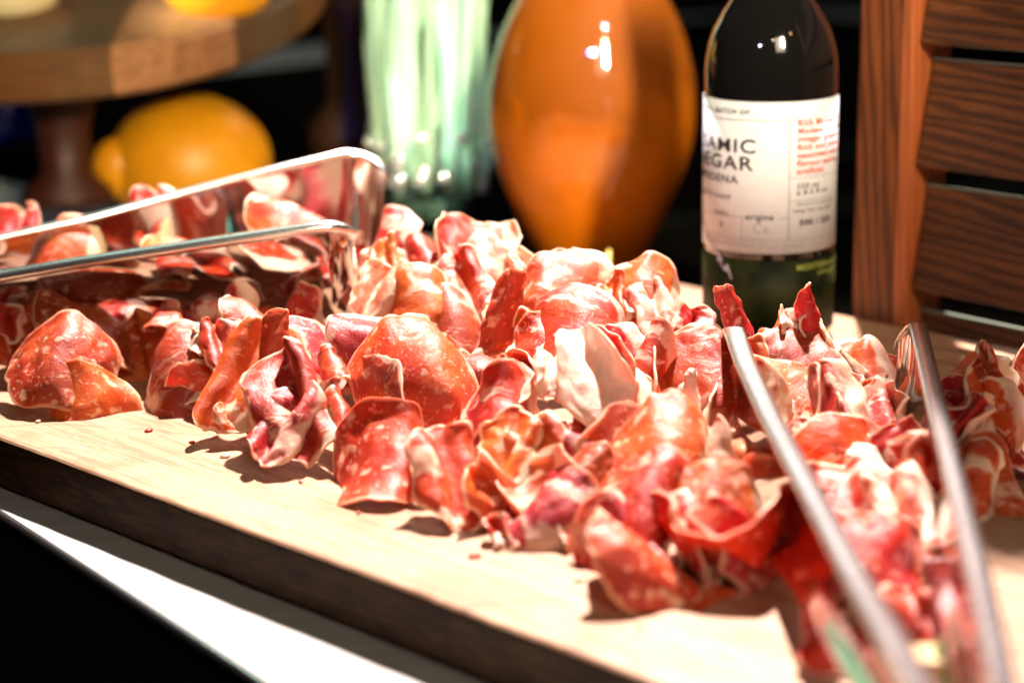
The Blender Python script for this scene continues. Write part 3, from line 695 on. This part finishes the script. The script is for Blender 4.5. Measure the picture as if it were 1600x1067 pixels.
# ------------------------------------------------------------------ steel tongs
def jaw(parent, top, bot, partner, capR, rim_r, rim_flat, cap=1.0, th=0.0009):
    """top and bot: lists of world points along the upper and lower border, handle to tip; the tip end rolls towards partner"""
    top = [Vector(p) for p in top]; bot = [Vector(p) for p in bot]; n = len(top)
    bm = bmesh.new(); rows = []
    d = (top[-1]-top[-2]); d.z = 0; d.normalize()
    side = Vector((-d.y, d.x, 0)); side = side if side.dot(Vector(partner)) > 0 else -side
    cols = [(t, b) for t, b in zip(top, bot)]
    K = 8
    for i in range(1, K+1):
        a = cap*math.pi/2*i/K
        off = d*(capR*math.sin(a)) + side*(capR*(1-math.cos(a)))
        drop = 0.004*(i/K)**2
        cols.append((top[-1]+off-Vector((0, 0, drop*2.2)), bot[-1]+off+Vector((0, 0, drop))))
    H = 14
    for t, b in cols:
        r = []
        for j in range(H+1):
            f = j/H; p = t.lerp(b, f)
            r.append(bm.verts.new(p + side*(0.0035*math.sin(f*math.pi)*-0.5) + side*(0.006*max(0, f-0.8)/0.2*0.6)))
        rows.append(r)
    for a, b in zip(rows, rows[1:]):
        for j in range(H): bm.faces.new((a[j], b[j], b[j+1], a[j+1]))
    o = bobj('scoop_blade', bm, STEEL, None, smooth=True)
    m = o.modifiers.new('thickness', 'SOLIDIFY'); m.thickness = th; m.offset = 0
    m = o.modifiers.new('smooth', 'SUBSURF'); m.levels = 1; m.render_levels = 2
    keep(o, parent)
    path = [c[0] for c in cols]
    path2 = []
    for a, b in zip(path, path[1:]):
        for s in range(3): path2.append(a.lerp(b, s/3))
    path2.append(path[-1]); path2.append(path[-1]-Vector((0, 0, 0.004)))
    rad = [rim_r]*len(path2)
    for q in range(6): rad[-1-q] = rim_r*(0.45+0.55*q/6)
    o2 = bobj('rim', tube(path2, rad, 16, rim_flat), STEEL_EDGE, None, smooth=True); keep(o2, parent)
    return o

def lin(a, b, n, ease=None):
    return [Vector(a).lerp(Vector(b), i/(n-1)) for i in range(n)]

tongsA = empty('serving_tongs', P(240, 480, 0.04)); tag(tongsA, 'polished steel scoop tongs lying on the left end of the heap', 'tongs', )
# nearer scoop
tp = [PY(-700, 505, 0.77), PY(-300, 465, 0.79), PY(0, 432, 0.80), PY(120, 411, 0.803), PY(300, 384, 0.806), PY(420, 366, 0.808), PY(505, 353, 0.81)]
bt = [PY(-700, 560, 0.77), PY(-300, 515, 0.79), PY(0, 492, 0.80), PY(120, 485, 0.803), PY(300, 497, 0.806), PY(420, 520, 0.808), PY(515, 528, 0.81)]
bt = [p + Vector((0, 0.012, 0)) for p in bt]
jaw(tongsA, tp, bt, (-0.3, 1, 0), 0.012, 0.0034, (1.3, 0.8))
# farther scoop
tp2 = [PY(-520, 470, 0.80), PY(-200, 408, 0.84), PY(0, 371, 0.865), PY(150, 338, 0.88), PY(320, 292, 0.90), PY(440, 262, 0.915), PY(535, 240, 0.93)]
bt2 = [PY(-520, 540, 0.80), PY(-200, 470, 0.84), PY(0, 440, 0.865), PY(150, 430, 0.88), PY(320, 425, 0.90), PY(440, 425, 0.915), PY(535, 420, 0.93)]
jaw(tongsA, tp2, bt2, (0.2, -1, 0), 0.016, 0.0018, (1.3, 1.0))
# spring bend joining both arms, beyond the photo's left border
a, b = tp[0], tp2[0]
mid = (a+b)/2; out = Vector((-0.14, -0.02, 0.0))
pts = [a.lerp(b, 0)*1.0]
for i in range(0, 13):
    f = i/12; pts.append(a.lerp(b, f) + out*math.sin(f*math.pi) - Vector((0, 0, 0.01)))
o = bobj('spring_bend', tube(pts, 0.006, 12, (0.3, 1.6)), STEEL, None, smooth=True); keep(o, tongsA)

tongsB = empty('serving_tongs', P(1330, 900, 0.03)); tag(tongsB, 'polished steel scoop tongs standing upright in the heap at the right, arms towards the viewer', 'tongs')
tp = [PY(1500, 1190, 0.33), PY(1432, 1067, 0.385), PY(1345, 915, 0.455), PY(1270, 775, 0.53), PY(1205, 655, 0.605), PY(1165, 570, 0.665), PY(1146, 515, 0.705)]
bt = [p - Vector((0.012*0, 0, h)) + Vector((-0.004, 0, 0)) for p, h in zip(tp, (0.012, 0.014, 0.018, 0.027, 0.038, 0.044, 0.045))]
jaw(tongsB, tp, bt, (-1, 0.0, 0), 0.007, 0.0032, (1.35, 0.40), cap=0.6)
tp2 = [PY(1600, 1190, 0.33), PY(1566, 1067, 0.385), PY(1532, 915, 0.455), PY(1498, 775, 0.53), PY(1465, 640, 0.615), PY(1446, 560, 0.675), PY(1434, 508, 0.72)]
bt2 = [p - Vector((0, 0, h)) + Vector((-0.004, 0, 0)) for p, h in zip(tp2, (0.012, 0.014, 0.018, 0.027, 0.038, 0.044, 0.045))]
jaw(tongsB, tp2, bt2, (-1, 0.0, 0), 0.010, 0.0027, (1.35, 0.42), cap=0.8)
a, b = tp[0], tp2[0]
pts = [a.lerp(b, i/12) + Vector((0.01, -0.16, 0.0))*math.sin(i/12*math.pi) - Vector((0, 0, 0.006)) for i in range(13)]
o = bobj('spring_bend', tube(pts, 0.005, 12, (0.3, 1.4)), STEEL, None, smooth=True); keep(o, tongsB)

# ------------------------------------------------------------------ dark sheet added for the shade on the table behind the board
bm = bmesh.new(); nx = 60
e0 = Vector((BO.x, BO.y, 0)) + bn*(Wd+0.004)
for i in range(nx+1):
    pass
prism(bm, [tuple((e0+bd*-1.2).xy), tuple((e0+bd*1.2).xy), tuple((e0+bd*1.2+bn*1.6).xy), tuple((e0-bd*1.2+bn*1.6).xy)], table_z+0.0008, table_z+0.0028)
k = NT('shade_sheet_black'); tc = k.n('ShaderNodeTexCoord').outputs['Object']
k.l(k.mix(k.noise(tc, 260, 3), (0.002, 0.002, 0.002), (0.006, 0.005, 0.004)), k.b.inputs['Base Color']); k.set(Roughness=1.0, Specular_IOR_Level=0.0)
tag(bobj('shade_sheet', bm, k.m), 'black sheet added for the shade on the table behind the serving board', 'table runner')

# ------------------------------------------------------------------ vinegar bottle
bz = 0.0005
base = P(1199, 520, 0); rB = px(base, 100)
base = Vector((base.x, base.y, 0))
bottle = empty('vinegar_bottle', (base.x, base.y, bz), (0, R_(-1.2), 0)); tag(bottle, 'black balsamic vinegar bottle with a white paper label, standing behind the heap', 'bottle')
def zat(v): return PY(1199, v, base.y-rB).z - bz      # height on the near side of the bottle
sh = zat(120)
prof = [(0.0, 0.0), (rB*0.92, 0.0), (rB, 0.004), (rB, sh*0.7), (rB, sh), (rB*0.985, sh+0.005), (rB*0.945, sh+0.012), (rB*0.87, sh+0.019), (rB*0.75, sh+0.026), (rB*0.61, sh+0.033), (rB*0.49, sh+0.041), (rB*0.43, sh+0.050), (rB*0.42, sh+0.085), (rB*0.0, sh+0.085)]
bm = lathe(prof, 96)
k = NT('black_glass'); k.set(Base_Color=(0.004, 0.004, 0.004, 1), Roughness=0.06, Coat_Weight=1.0, Coat_Roughness=0.03)
bobj('bottle_body', bm, k.m, bottle, smooth=True)
bm = lathe([(0.0, sh+0.0855), (rB*0.47, sh+0.0855), (rB*0.47, sh+0.105), (rB*0.44, sh+0.108), (0.0, sh+0.108)], 48)
bobj('cap', bm, simple('cap_black', (0.01, 0.01, 0.01), 0.3), bottle, smooth=False, bevel=0.001)
def wrap(r, z0, z1, a0, a1, mat, name, parent, th=0.0002, n=64, zf=None):
    bm = bmesh.new(); g = []
    for i in range(n+1):
        a = R_(a0+(a1-a0)*i/n)
        g.append([bm.verts.new((r*math.sin(a), -r*math.cos(a), z)) for z in (z0, z1)])
    for p_, q_ in zip(g, g[1:]): bm.faces.new((p_[0], q_[0], q_[1], p_[1]))
    o = bobj(name, bm, mat, parent, smooth=True)
    m = o.modifiers.new('thickness', 'SOLIDIFY'); m.thickness = th; m.offset = 1
    return o
k = NT('label_paper'); tc = k.n('ShaderNodeTexCoord').outputs['Object']
k.l(k.mix(k.ramp(k.noise(tc, 160, 4, .6), [(0.3, 0.0), (0.7, 1.0)]), (0.56, 0.61, 0.70), (0.62, 0.68, 0.77)), k.b.inputs['Base Color']); k.set(Roughness=0.6)
k.l(k.bump(k.noise(tc, 900, 3), 0.15, 0.0002), k.b.inputs['Normal'])
zl0, zl1 = zat(397), zat(160)
lab = wrap(rB+0.0003, zl0, zl1, -128, 74, k.m, 'paper_label', bottle)
k = NT('green_label'); tc = k.n('ShaderNodeTexCoord').outputs['Object']
k.l(k.mix(k.ramp(k.noise(tc, 60, 3), [(0.35, 0.0), (0.7, 1.0)]), (0.004, 0.008, 0.003), (0.026, 0.032, 0.007)), k.b.inputs['Base Color']); k.set(Roughness=0.6, Specular_IOR_Level=0.15)
lab2 = wrap(rB+0.0003, 0.006, zat(408), -128, 74, k.m, 'lower_label', bottle)
INK = simple('ink_black', (0.02, 0.02, 0.03), 0.6); RED = simple('ink_red', (0.62, 0.10, 0.06), 0.6)
GRY = simple('ink_grey', (0.30, 0.30, 0.33), 0.6); LAV = simple('print_lavender', (0.45, 0.42, 0.60), 0.5); OLV = simple('print_olive', (0.30, 0.38, 0.08), 0.5)
def text_on(txt, v, ang, hpx, mat, parent, align='RIGHT', bold=0.0, wide=1.0, arc=0.0, name='lettering'):
    """ang: degrees round the bottle of the anchor; v: photo row of the baseline"""
    cu = bpy.data.curves.new('t', 'FONT'); cu.body = txt; cu.align_x = align; cu.resolution_u = 3; cu.space_character = 1.12
    cu.offset = bold
    ob = bpy.data.objects.new('t', cu); col.objects.link(ob)
    bpy.context.view_layer.update()
    me0 = ob.evaluated_get(bpy.context.evaluated_depsgraph_get()).to_mesh()
    me = me0.copy(); ob.to_mesh_clear(); bpy.data.objects.remove(ob)
    s = hpx*(zl1-zl0)/237/0.70
    r = rB+0.0008; z = zat(v)
    for vt in me.vertices:
        x, y = vt.co.x*s*wide, vt.co.y*s
        a = R_(ang) + x/r
        vt.co = (r*math.sin(a), -r*math.cos(a), z + y - arc*x)
    me.name = name
    o = mobj(name, me, mat, None, smooth=False); o.parent = parent
    return o
def bar_on(a0, a1, v0, v1, mat, parent, name='rule'):
    z0, z1 = sorted((zat(v0), zat(v1)))
    return wrap(rB+0.0008, z0, z1, a0, a1, mat, name, parent, th=0.00005, n=40)
text_on('BALSAMIC', 240, -19, 21, INK, lab, bold=0.012, wide=1.3, name='title_text')
text_on('VINEGAR', 267, -22, 21, INK, lab, bold=0.012, wide=1.3, name='title_text')
text_on('OF MODENA', 289, -35, 12, INK, lab, wide=1.25, bold=0.01)
text_on('A SMALL BATCH OF', 180, -25, 8, INK, lab, wide=1.1, bold=0.01)
text_on('aged in wood', 315, -42, 9, INK, lab, wide=1.1)
text_on('acidity', 340, -44, 7, INK, lab); text_on('6', 360, -50, 9, INK, lab)
text_on('origine', 344, -4, 10, INK, lab, bold=0.01); text_on('Ca', 364, -8, 15, GRY, lab)
text_on('BOTTLED IN MODENA ITALIA. GRAPES', 388, 24, 7, GRY, lab, wide=1.0)
for i, tx in enumerate(['Rich Modena gra', 'Modena G. I. pe', 'vinegar grapes o', 'Rich and sweet f', 'seasoned with d', 'flavour and no', 'artificial']):
    text_on(tx, 198+i*12.6, 15, 9, RED, lab, align='LEFT', wide=1.1, bold=0.03)
text_on('250 ml', 296, 15, 8, INK, lab, align='LEFT', wide=1.2, bold=0.01); text_on('e 8.5 fl oz', 306, 15, 8, INK, lab, align='LEFT', wide=1.2, bold=0.01)
text_on('store in a cool dry', 323, 15, 6, INK, lab, align='LEFT', wide=1.1); text_on('keep the cap tight', 333, 13, 6, INK, lab, align='LEFT', wide=1.1)
text_on('500 / 250', 354, 18, 9, INK, lab, align='LEFT', wide=1.2, bold=0.03)
bar_on(-80, 72, 188.0, 188.9, GRY, lab); bar_on(-80, 72, 375.3, 376.2, GRY, lab)
bar_on(8.2, 8.9, 189, 375, GRY, lab); bar_on(-80, -24, 341, 341.9, GRY, lab); bar_on(0, 8, 341, 341.9, GRY, lab); bar_on(-31.5, -30.9, 342, 375, GRY, lab)
bar_on(9, 72, 279, 279.8, GRY, lab); bar_on(9, 72, 314, 314.8, GRY, lab)
text_on('AMPHORA', 440, -40, 15, LAV, lab2, bold=0.03, wide=1.1, arc=0.9)
for i, tx in enumerate(['MEDITERRANEAN', 'olive groves', 'sun', 'oil']):
    text_on(tx, 424+i*11, 76, 9, OLV, lab2, bold=0.015)

# ------------------------------------------------------------------ amber vessel
ay = 1.10
def apx(u, v): return PY(u, v, ay)
c0 = apx(922, 427); base = Vector((c0.x, ay, 0.0))
sil = [(427, 74), (410, 82), (380, 97), (340, 116), (300, 134), (260, 149), (220, 159), (180, 163.5), (140, 162), (100, 155), (60, 144), (20, 128), (-20, 108), (-60, 84), (-100, 62), (-140, 50), (-200, 46)]
k0 = px(Vector((0, ay, 0.05)), 1)
prof = [(0, c0.z-0.004), (70*k0, c0.z-0.004)] + [(hw*k0, apx(922, v).z) for v, hw in sil]
vessel = empty('oil_vessel', (base.x, base.y, 0), (0, R_(0.0), 0)); tag(vessel, 'large balloon shaped amber glass oil vessel standing behind the heap', 'glass vessel')
ztop = prof[-1][1]
zmid = apx(922, 175).z
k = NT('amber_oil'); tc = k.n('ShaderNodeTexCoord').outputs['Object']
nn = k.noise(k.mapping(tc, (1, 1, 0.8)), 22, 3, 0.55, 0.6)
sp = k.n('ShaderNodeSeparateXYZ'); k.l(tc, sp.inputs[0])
lv = k.math('ADD', k.math('MULTIPLY', k.math('SUBTRACT', sp.outputs['Z'], zmid), 14.0), k.math('MULTIPLY', nn, 1.6))   # browner towards the top, brighter orange towards the bottom
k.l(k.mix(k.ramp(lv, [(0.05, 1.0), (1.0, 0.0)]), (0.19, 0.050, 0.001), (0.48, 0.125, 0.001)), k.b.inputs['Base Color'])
k.set(Roughness=0.6, Specular_IOR_Level=0.1, Subsurface_Weight=0.3, Subsurface_Scale=0.015, Coat_Weight=1.0, Coat_Roughness=0.03); k.b.inputs['Subsurface Radius'].default_value = (1, 0.4, 0.1)
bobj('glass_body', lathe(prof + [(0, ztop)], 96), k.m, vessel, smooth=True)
for i in range(1):
    f = apx(922, 427)
bm = bmesh.new(); tpz = 0.0
bm = lathe([(0, 0), (72*k0, 0), (76*k0, 0.004), (70*k0, max(0.008, c0.z-0.004)), (0, max(0.008, c0.z-0.004))], 64)
bobj('foot', bm, simple('foot_amber', (0.30, 0.09, 0.01), 0.2), vessel, smooth=True)
# green herb sprig between the vessel and the heap
bm = tube([PY(950, 432, 0.98), PY(948, 410, 0.985), PY(952, 390, 0.99)], [0.0022, 0.0020, 0.0006], 10, (1.2, 0.5))
tag(bobj('leaf_tip', bm, simple('leaf_yellow_green', (0.50, 0.42, 0.04), 0.4), smooth=True), 'small yellow green leaf tip sticking up before the amber vessel', 'leaf')

# ------------------------------------------------------------------ glass vase with pale green stalks
vy = 1.22; k1 = px(Vector((0, vy, 0.1)), 1); vc = PY(672, 300, vy)
zb = max(0.0, PY(672, 395, vy).z)
vase = empty('glass_vase', (vc.x, vy, 0)); tag(vase, 'knobbed clear glass vase on the table between the orange fruit and the amber vessel', 'vase')
zv = lambda v: PY(672, v, vy).z
GL = NT('clear_glass')
lw = GL.n('ShaderNodeLayerWeight'); lw.inputs[0].default_value = 0.5
fr = GL.n('ShaderNodeMath', operation='MULTIPLY_ADD'); GL.l(GL.math('POWER', lw.outputs['Facing'], 4.0), fr.inputs[0]); fr.inputs[1].default_value = 0.75; fr.inputs[2].default_value = 0.05
tr = GL.n('ShaderNodeBsdfTransparent'); tr.inputs[0].default_value = (0.90, 0.97, 0.94, 1)
gl = GL.n('ShaderNodeBsdfGlossy'); gl.inputs['Roughness'].default_value = 0.03
mx = GL.n('ShaderNodeMixShader'); GL.l(fr.outputs[0], mx.inputs[0]); GL.l(tr.outputs[0], mx.inputs[1]); GL.l(gl.outputs[0], mx.inputs[2])
GL.l(mx.outputs[0], GL.t.nodes['Material Output'].inputs['Surface'])
prof = [(0, 0), (62*k1, 0), (70*k1, 0.006), (80*k1, zv(330)), (92*k1, zv(270)), (97*k1, zv(230)), (94*k1, zv(195)), (96*k1, zv(120)), (104*k1, zv(0)), (112*k1, zv(-150)),
        (109*k1, zv(-150)), (101*k1, zv(0)), (93*k1, zv(120)), (91*k1, zv(195)), (90*k1, zv(230)), (76*k1, zv(300)), (0, zv(312))]
bobj('vase_body', lathe(prof, 72), GL.m, vase, smooth=True)
rv = random.Random(5)
KN = NT('cut_glass'); KN.set(Base_Color=(0.85, 0.95, 0.92, 1), Roughness=0.03, Metallic=0.75)
bm = bmesh.new()
for rr in range(3):
    for q in range(11):
        a = 2*math.pi*(q+0.5*(rr % 2))/11 + rv.uniform(-.22, .22); z = zv(212+rr*30+rv.uniform(-12, 12))
        mt = Matrix.Translation((97*k1*math.cos(a), 97*k1*math.sin(a), z)) @ Matrix.Rotation(a, 4, 'Z') @ Matrix.Diagonal((0.45, 1, 1, 1))
        bmesh.ops.create_icosphere(bm, subdivisions=3, radius=rv.uniform(9, 17)*k1, matrix=mt)
bobj('knob_band', bm, KN.m, vase, smooth=True)
LEEK = []
for nm, ca, cb in (('stalk_pale', (0.72, 0.78, 0.68), (0.42, 0.60, 0.44)), ('stalk_green', (0.40, 0.60, 0.42), (0.66, 0.76, 0.62))):
    k = NT(nm); tc = k.n('ShaderNodeTexCoord').outputs['Object']
    k.l(k.mix(k.ramp(k.noise(k.mapping(tc, (30, 30, 2)), 6, 3), [(0.35, 0.0), (0.65, 1.0)]), ca, cb), k.b.inputs['Base Color']); k.set(Roughness=0.35); LEEK.append(k.m)
for i in range(42):
    xx = -1+2*((i*0.618034) % 1); yy_ = rv.uniform(-1, 1)*math.sqrt(max(0, 1-xx*xx))
    x0, y0 = 84*k1*xx, 60*k1*yy_
    x1, y1 = (100*xx+rv.uniform(-8, 8))*k1, 80*k1*yy_
    zt = zv(-190)+rv.uniform(-.01, .03)
    pts = []
    for s in range(9):
        f = s/8; pts.append((x0+(x1-x0)*f + 0.002*math.sin(f*5+i), y0+(y1-y0)*f, zv(300)+(zt-zv(300))*f))
    rad = [0.0024+0.0036*min(1, 2*(s/8)) for s in range(9)]
    o = bobj('green_stalk', tube(pts, rad, 8, (1.4, 0.5)), LEEK[i % 2], None, smooth=True)
    o.location = (vc.x, vy, 0)
    tag(o, 'one of the pale green stalks standing bunched in the glass vase', 'stalk', 'pale green stalks in the glass vase')

# ------------------------------------------------------------------ fruit and round wooden stand
def orange_mat(name, a, b):
    k = NT(name); tc = k.n('ShaderNodeTexCoord').outputs['Object']
    k.l(k.mix(k.ramp(k.noise(tc, 20, 3), [(0.35, 0.0), (0.7, 1.0)]), a, b), k.b.inputs['Base Color'])
    k.set(Roughness=0.42, Subsurface_Weight=0.15, Subsurface_Scale=0.004)
    k.l(k.bump(k.voro(tc, 420, 'SMOOTH_F1'), 0.4, 0.0006), k.b.inputs['Normal']); return k.m
ORG = orange_mat('orange_peel', (0.74, 0.29, 0.005), (0.80, 0.35, 0.008))
def fruit(label, c, r, squash=0.95, seed=0):
    e = empty('orange_fruit', (c[0], c[1], c[2]-r*squash)); tag(e, label, 'fruit')
    prof = []
    for i in range(25):
        a = math.pi*i/24; prof.append((r*math.sin(a)*(1+0.02*math.cos(3*a)), r*squash*(1-math.cos(a)) - (0.0022*math.exp(-((math.pi-a)/0.16)**2))))
    prof[0] = (0, prof[0][1]); prof[-1] = (0, prof[-1][1])
    bobj('peel', lathe(prof[1:-1], 64, lambda f, z: 0.012*noise.noise(Vector((math.cos(f*6.283)*1.5, math.sin(f*6.283)*1.5, z*30+seed)))), ORG, e, smooth=True)
    bm = lathe([(0, 0), (0.0035, 0), (0.003, 0.0015), (0, 0.002)], 10)
    s = bobj('stem_button', bm, simple('stem_green', (0.12, 0.13, 0.03), 0.7), e); s.location = (0, 0, 2*r*squash-0.003)
    return e
# stand disc: tilted round board on a turned leg
sy = 1.20; ks = px(Vector((0, sy, 0.15)), 1)
oc = Vector((PY(298, 250, 1.26).x, 1.26, 0)); ro = 126*px(Vector((0, 1.26, 0.05)), 1)
c = PY(298, 262, 1.26); fruit('large orange fruit under the round wooden stand', (c.x, c.y, c.z), ro, 0.93)
c = PY(186, 262, 1.24); fruit('small orange fruit at the left of the large one under the wooden stand', (c.x, c.y, c.z), 42*px(c, 1), 1.15, 3)
def STW():
    k = NT('stand_butcher_block'); tc = k.n('ShaderNodeTexCoord').outputs['Object']
    sp = k.n('ShaderNodeSeparateXYZ'); k.l(tc, sp.inputs[0])
    u_ = k.math('MULTIPLY', sp.outputs['X'], 30.0); fl = k.math('FLOOR', k.math('ADD', u_, k.math('MULTIPLY', k.math('FLOOR', k.math('MULTIPLY', sp.outputs['Z'], 0)), 1)))
    wn = k.n('ShaderNodeTexWhiteNoise', noise_dimensions='1D'); k.l(fl, wn.inputs['W'])
    gr = k.noise(k.mapping(tc, (3, 30, 30)), 8, 4, 0.6)
    cc = k.ramp(wn.outputs['Value'], [(0.0, (0.14, 0.065, 0.022)), (0.35, (0.38, 0.21, 0.075)), (0.6, (0.24, 0.10, 0.03)), (1.0, (0.95, 0.50, 0.26))])
    cc = k.mix(k.ramp(gr, [(0.3, 0.6), (0.65, 0.0)]), cc, (0.10, 0.045, 0.015)); cc = k.mix(1.0, cc, (0.52, 0.46, 0.42), 'MULTIPLY')
    k.l(cc, k.b.inputs['Base Color']); k.set(Roughness=0.45); return k.m
STWOOD = STW()
dc = PY(60, 20, sy)
stand = empty('wooden_stand', (dc.x, sy, 0)); tag(stand, 'round butcher block stand on a dark red leg, carrying fruit', 'stand')
Rd = 0.178
bm = lathe([(0, -0.016), (Rd-0.004, -0.016), (Rd, -0.012), (Rd, 0.012), (Rd-0.004, 0.016), (0, 0.016)], 120)
disc = bobj('stand_top', bm, STWOOD, stand, smooth=False); disc.location = (0, 0.06, dc.z+0.013); disc.rotation_euler = (R_(14), 0, R_(0))
bm = lathe([(0, 0), (0.030, 0), (0.030, 0.008), (0.016, 0.020), (0.018, 0.05), (0.026, 0.075), (0.020, 0.10), (0.030, dc.z-0.006), (0, dc.z-0.006)], 40)
leg = bobj('stand_leg', bm, wood('leg_wood', (0.07, 0.010, 0.004), (0.05, 0.008, 0.004), (0.02, 0.004, 0.003)), stand, smooth=True); leg.location = (PY(90, 250, 1.20).x-dc.x, 0.02, 0)
# fruit on top of the stand
def on_disc(x, y): return Vector((dc.x+x, sy+0.06+y, dc.z+0.013+0.016+math.tan(R_(14))*y))
c = PY(338, -62, 1.17); r = 103*px(c, 1); fruit('orange fruit resting on the round wooden stand, cut by the top border', (c.x, c.y, c.z), r, 1.0, 8)
# pale dish at the top left
c = PY(10, -40, 1.17)
dish = empty('pale_dish', (c.x, c.y, c.z-0.028)); tag(dish, 'pale cream dish standing at the left on the round wooden stand', 'dish')
bobj('bowl', lathe([(0, 0), (0.018, 0), (0.030, 0.010), (0.036, 0.030), (0.034, 0.030), (0.028, 0.012), (0, 0.004)], 48), simple('cream_glaze', (0.72, 0.62, 0.40), 0.25), dish, smooth=True)
# bottle shape added for the blue light at the far left, behind the leg
c = PY(20, 330, 1.5)
bb = empty('blue_light_shape', (c.x, 1.5, 0)); tag(bb, 'dim deep blue bottle shape added for the light at the far left', 'bottle')
bobj('bottle_body', lathe([(0, 0), (0.035, 0), (0.037, 0.01), (0.037, 0.13), (0.014, 0.17), (0.013, 0.22), (0, 0.22)], 48), simple('blue_light_colour', (0.01, 0.02, 0.45), 0.1), bb, smooth=True)
# dark wooden post behind the vase, seen between stand and vase
c = PY(545, 330, 1.42)
post = empty('turned_post', (c.x, 1.42, 0)); tag(post, 'dim brown turned wooden post left of the glass vase', 'post')
bobj('shaft', lathe([(0, 0), (0.03, 0), (0.03, 0.02), (0.014, 0.04), (0.016, 0.10), (0.010, 0.16), (0.022, 0.20), (0.022, 0.26), (0, 0.26)], 32), wood('post_wood', (0.10, 0.035, 0.012), (0.06, 0.02, 0.01), (0.02, 0.01, 0.005)), post, smooth=True)

# ------------------------------------------------------------------ louvred wooden shutter
S0 = PY(1360, 560, 0.93); S0.z = 0
sdir = Vector((0.63, -0.77, 0)).normalized()
sn = Vector((sdir.y, -sdir.x, 0))                 # faces the camera side
shut = empty('wooden_shutter', (S0.x, S0.y, table_z), (0, R_(-1.3), math.atan2(sdir.y, sdir.x))); tag(shut, 'reddish brown wooden shutter with slanted slats standing at the right end of the buffet', 'shutter')
def upt(u, n=0.0):   # distance along the shutter where photo column u crosses it
    d = ray(u, 300); # intersect S0 + s*sdir + n*sn with ray in plan
    ax, ay_ = S0.x+n*sn.x, S0.y+n*sn.y
    den = sdir.x*d.y - sdir.y*d.x
    return (ay_*d.x - ax*d.y)/den
s1, s2 = upt(1441), upt(1464)
w1 = abs(s1)
WV = wood('stile_wood', (0.30, 0.095, 0.016), (0.19, 0.050, 0.010), (0.045, 0.012, 0.004), 14, (14, 14, 1.2), 0.55, ring=0.75, coat=0.0)
WI = wood('lit_inner_edge_wood', (0.52, 0.16, 0.045), (0.42, 0.11, 0.03), (0.20, 0.05, 0.02), 14, (14, 14, 1.2), 0.45, ring=0.4)  # orange light on the inner edge, put into a brighter wood colour
WS = wood('slat_wood', (0.20, 0.070, 0.016), (0.10, 0.032, 0.008), (0.014, 0.005, 0.003), 15, (1.4, 14, 14), 0.55, ring=0.65, bumps=0.5, coat=0.0)
EDG = simple('slat_edge_grey_green', (0.20, 0.25, 0.19), 0.5)
bm = bmesh.new(); box(bm, (w1/2, 0, 0.30), (w1, 0.034, 0.60)); bobj('stile', bm, WV, shut, bevel=0.002)
bm = bmesh.new(); box(bm, (w1+0.0035, -0.003, 0.30), (0.0068, 0.030, 0.598)); bobj('inner_stop', bm, WI, shut, bevel=0.0008)
L = 0.34; sx0 = w1+0.008
# slat rows: photo rows of the visible upper edges at the left end of the slats
for v in (-300, -100, 96, 292, 486, 680):
    ztop = PY(1466, v, S0.y + sdir.y*sx0).z - table_z
    bm = bmesh.new()
    M = Matrix.Translation((sx0+L/2, -0.006, ztop-0.026)) @ Matrix.Rotation(R_(-11), 4, 'X')
    box(bm, (0, 0, 0), (L, 0.006, 0.052), M)
    sl = bobj('slat', bm, WS, shut, bevel=0.0012)
    bm = bmesh.new(); M2 = Matrix.Translation((sx0+L/2, -0.006, ztop-0.026)) @ Matrix.Rotation(R_(-11), 4, 'X')
    box(bm, (0, 0, 0.0265), (L, 0.0064, 0.0010), M2)
    bobj('top_edge_strip', bm, EDG, sl)  # thin grey-green strip along the top edge of the slat
bm = bmesh.new(); box(bm, (sx0+L+0.03, 0, 0.30), (0.05, 0.034, 0.60)); bobj('stile', bm, WV, shut, bevel=0.002)

# ------------------------------------------------------------------ small things: herb and olive near the lower right
c = P(1500, 1045, 0.012)
ol = empty('green_olive', c - Vector((0, 0, 0.011))); tag(ol, 'small green olive near the bottom between the steel arms', 'olive')
bobj('olive_flesh', lathe([(0, 0)]+[(0.008*math.sin(math.pi*i/14), 0.011-0.011*math.cos(math.pi*i/14)) for i in range(1, 14)]+[(0, 0.022)], 32), simple('olive_green', (0.14, 0.24, 0.08), 0.3), ol, smooth=True)
c = P(1462, 1052, 0.010)
tag(bobj('cheese_cube', (lambda b: (box(b, (0, 0, 0), (0.013, 0.013, 0.013)), b)[1])(bmesh.new()), simple('cheese', (0.62, 0.42, 0.18), 0.5), bevel=0.0015), 'small pale yellow cube beside the green olive', 'cheese').location = c

# crumbs of meat and fat on the bare wood
rc = random.Random(12)
for i, (u, v) in enumerate([(232, 672), (352, 712), (470, 752), (640, 818), (742, 868), (905, 905), (300, 690), (1000, 975), (560, 800), (60, 658)]):
    c = P(u, v, 0.0006); bm = bmesh.new()
    bmesh.ops.create_icosphere(bm, subdivisions=2, radius=rc.uniform(0.0008, 0.0019))
    for vt in bm.verts: vt.co = Vector((vt.co.x*1.5, vt.co.y, vt.co.z*0.6))*(1+0.35*noise.noise(vt.co*900+Vector((i, 0, 0))))
    o = bobj('meat_crumb', bm, simple('crumb_%s' % ('fat' if i % 2 else 'lean'), (0.70, 0.48, 0.34) if i % 2 else (0.42, 0.06, 0.03), 0.4), smooth=True)
    o.location = c; o.rotation_euler = (0, 0, rc.uniform(0, 6))
    tag(o, 'tiny crumb of cured meat lying on the bare wood before the heap', 'crumb', 'meat crumbs on the board')
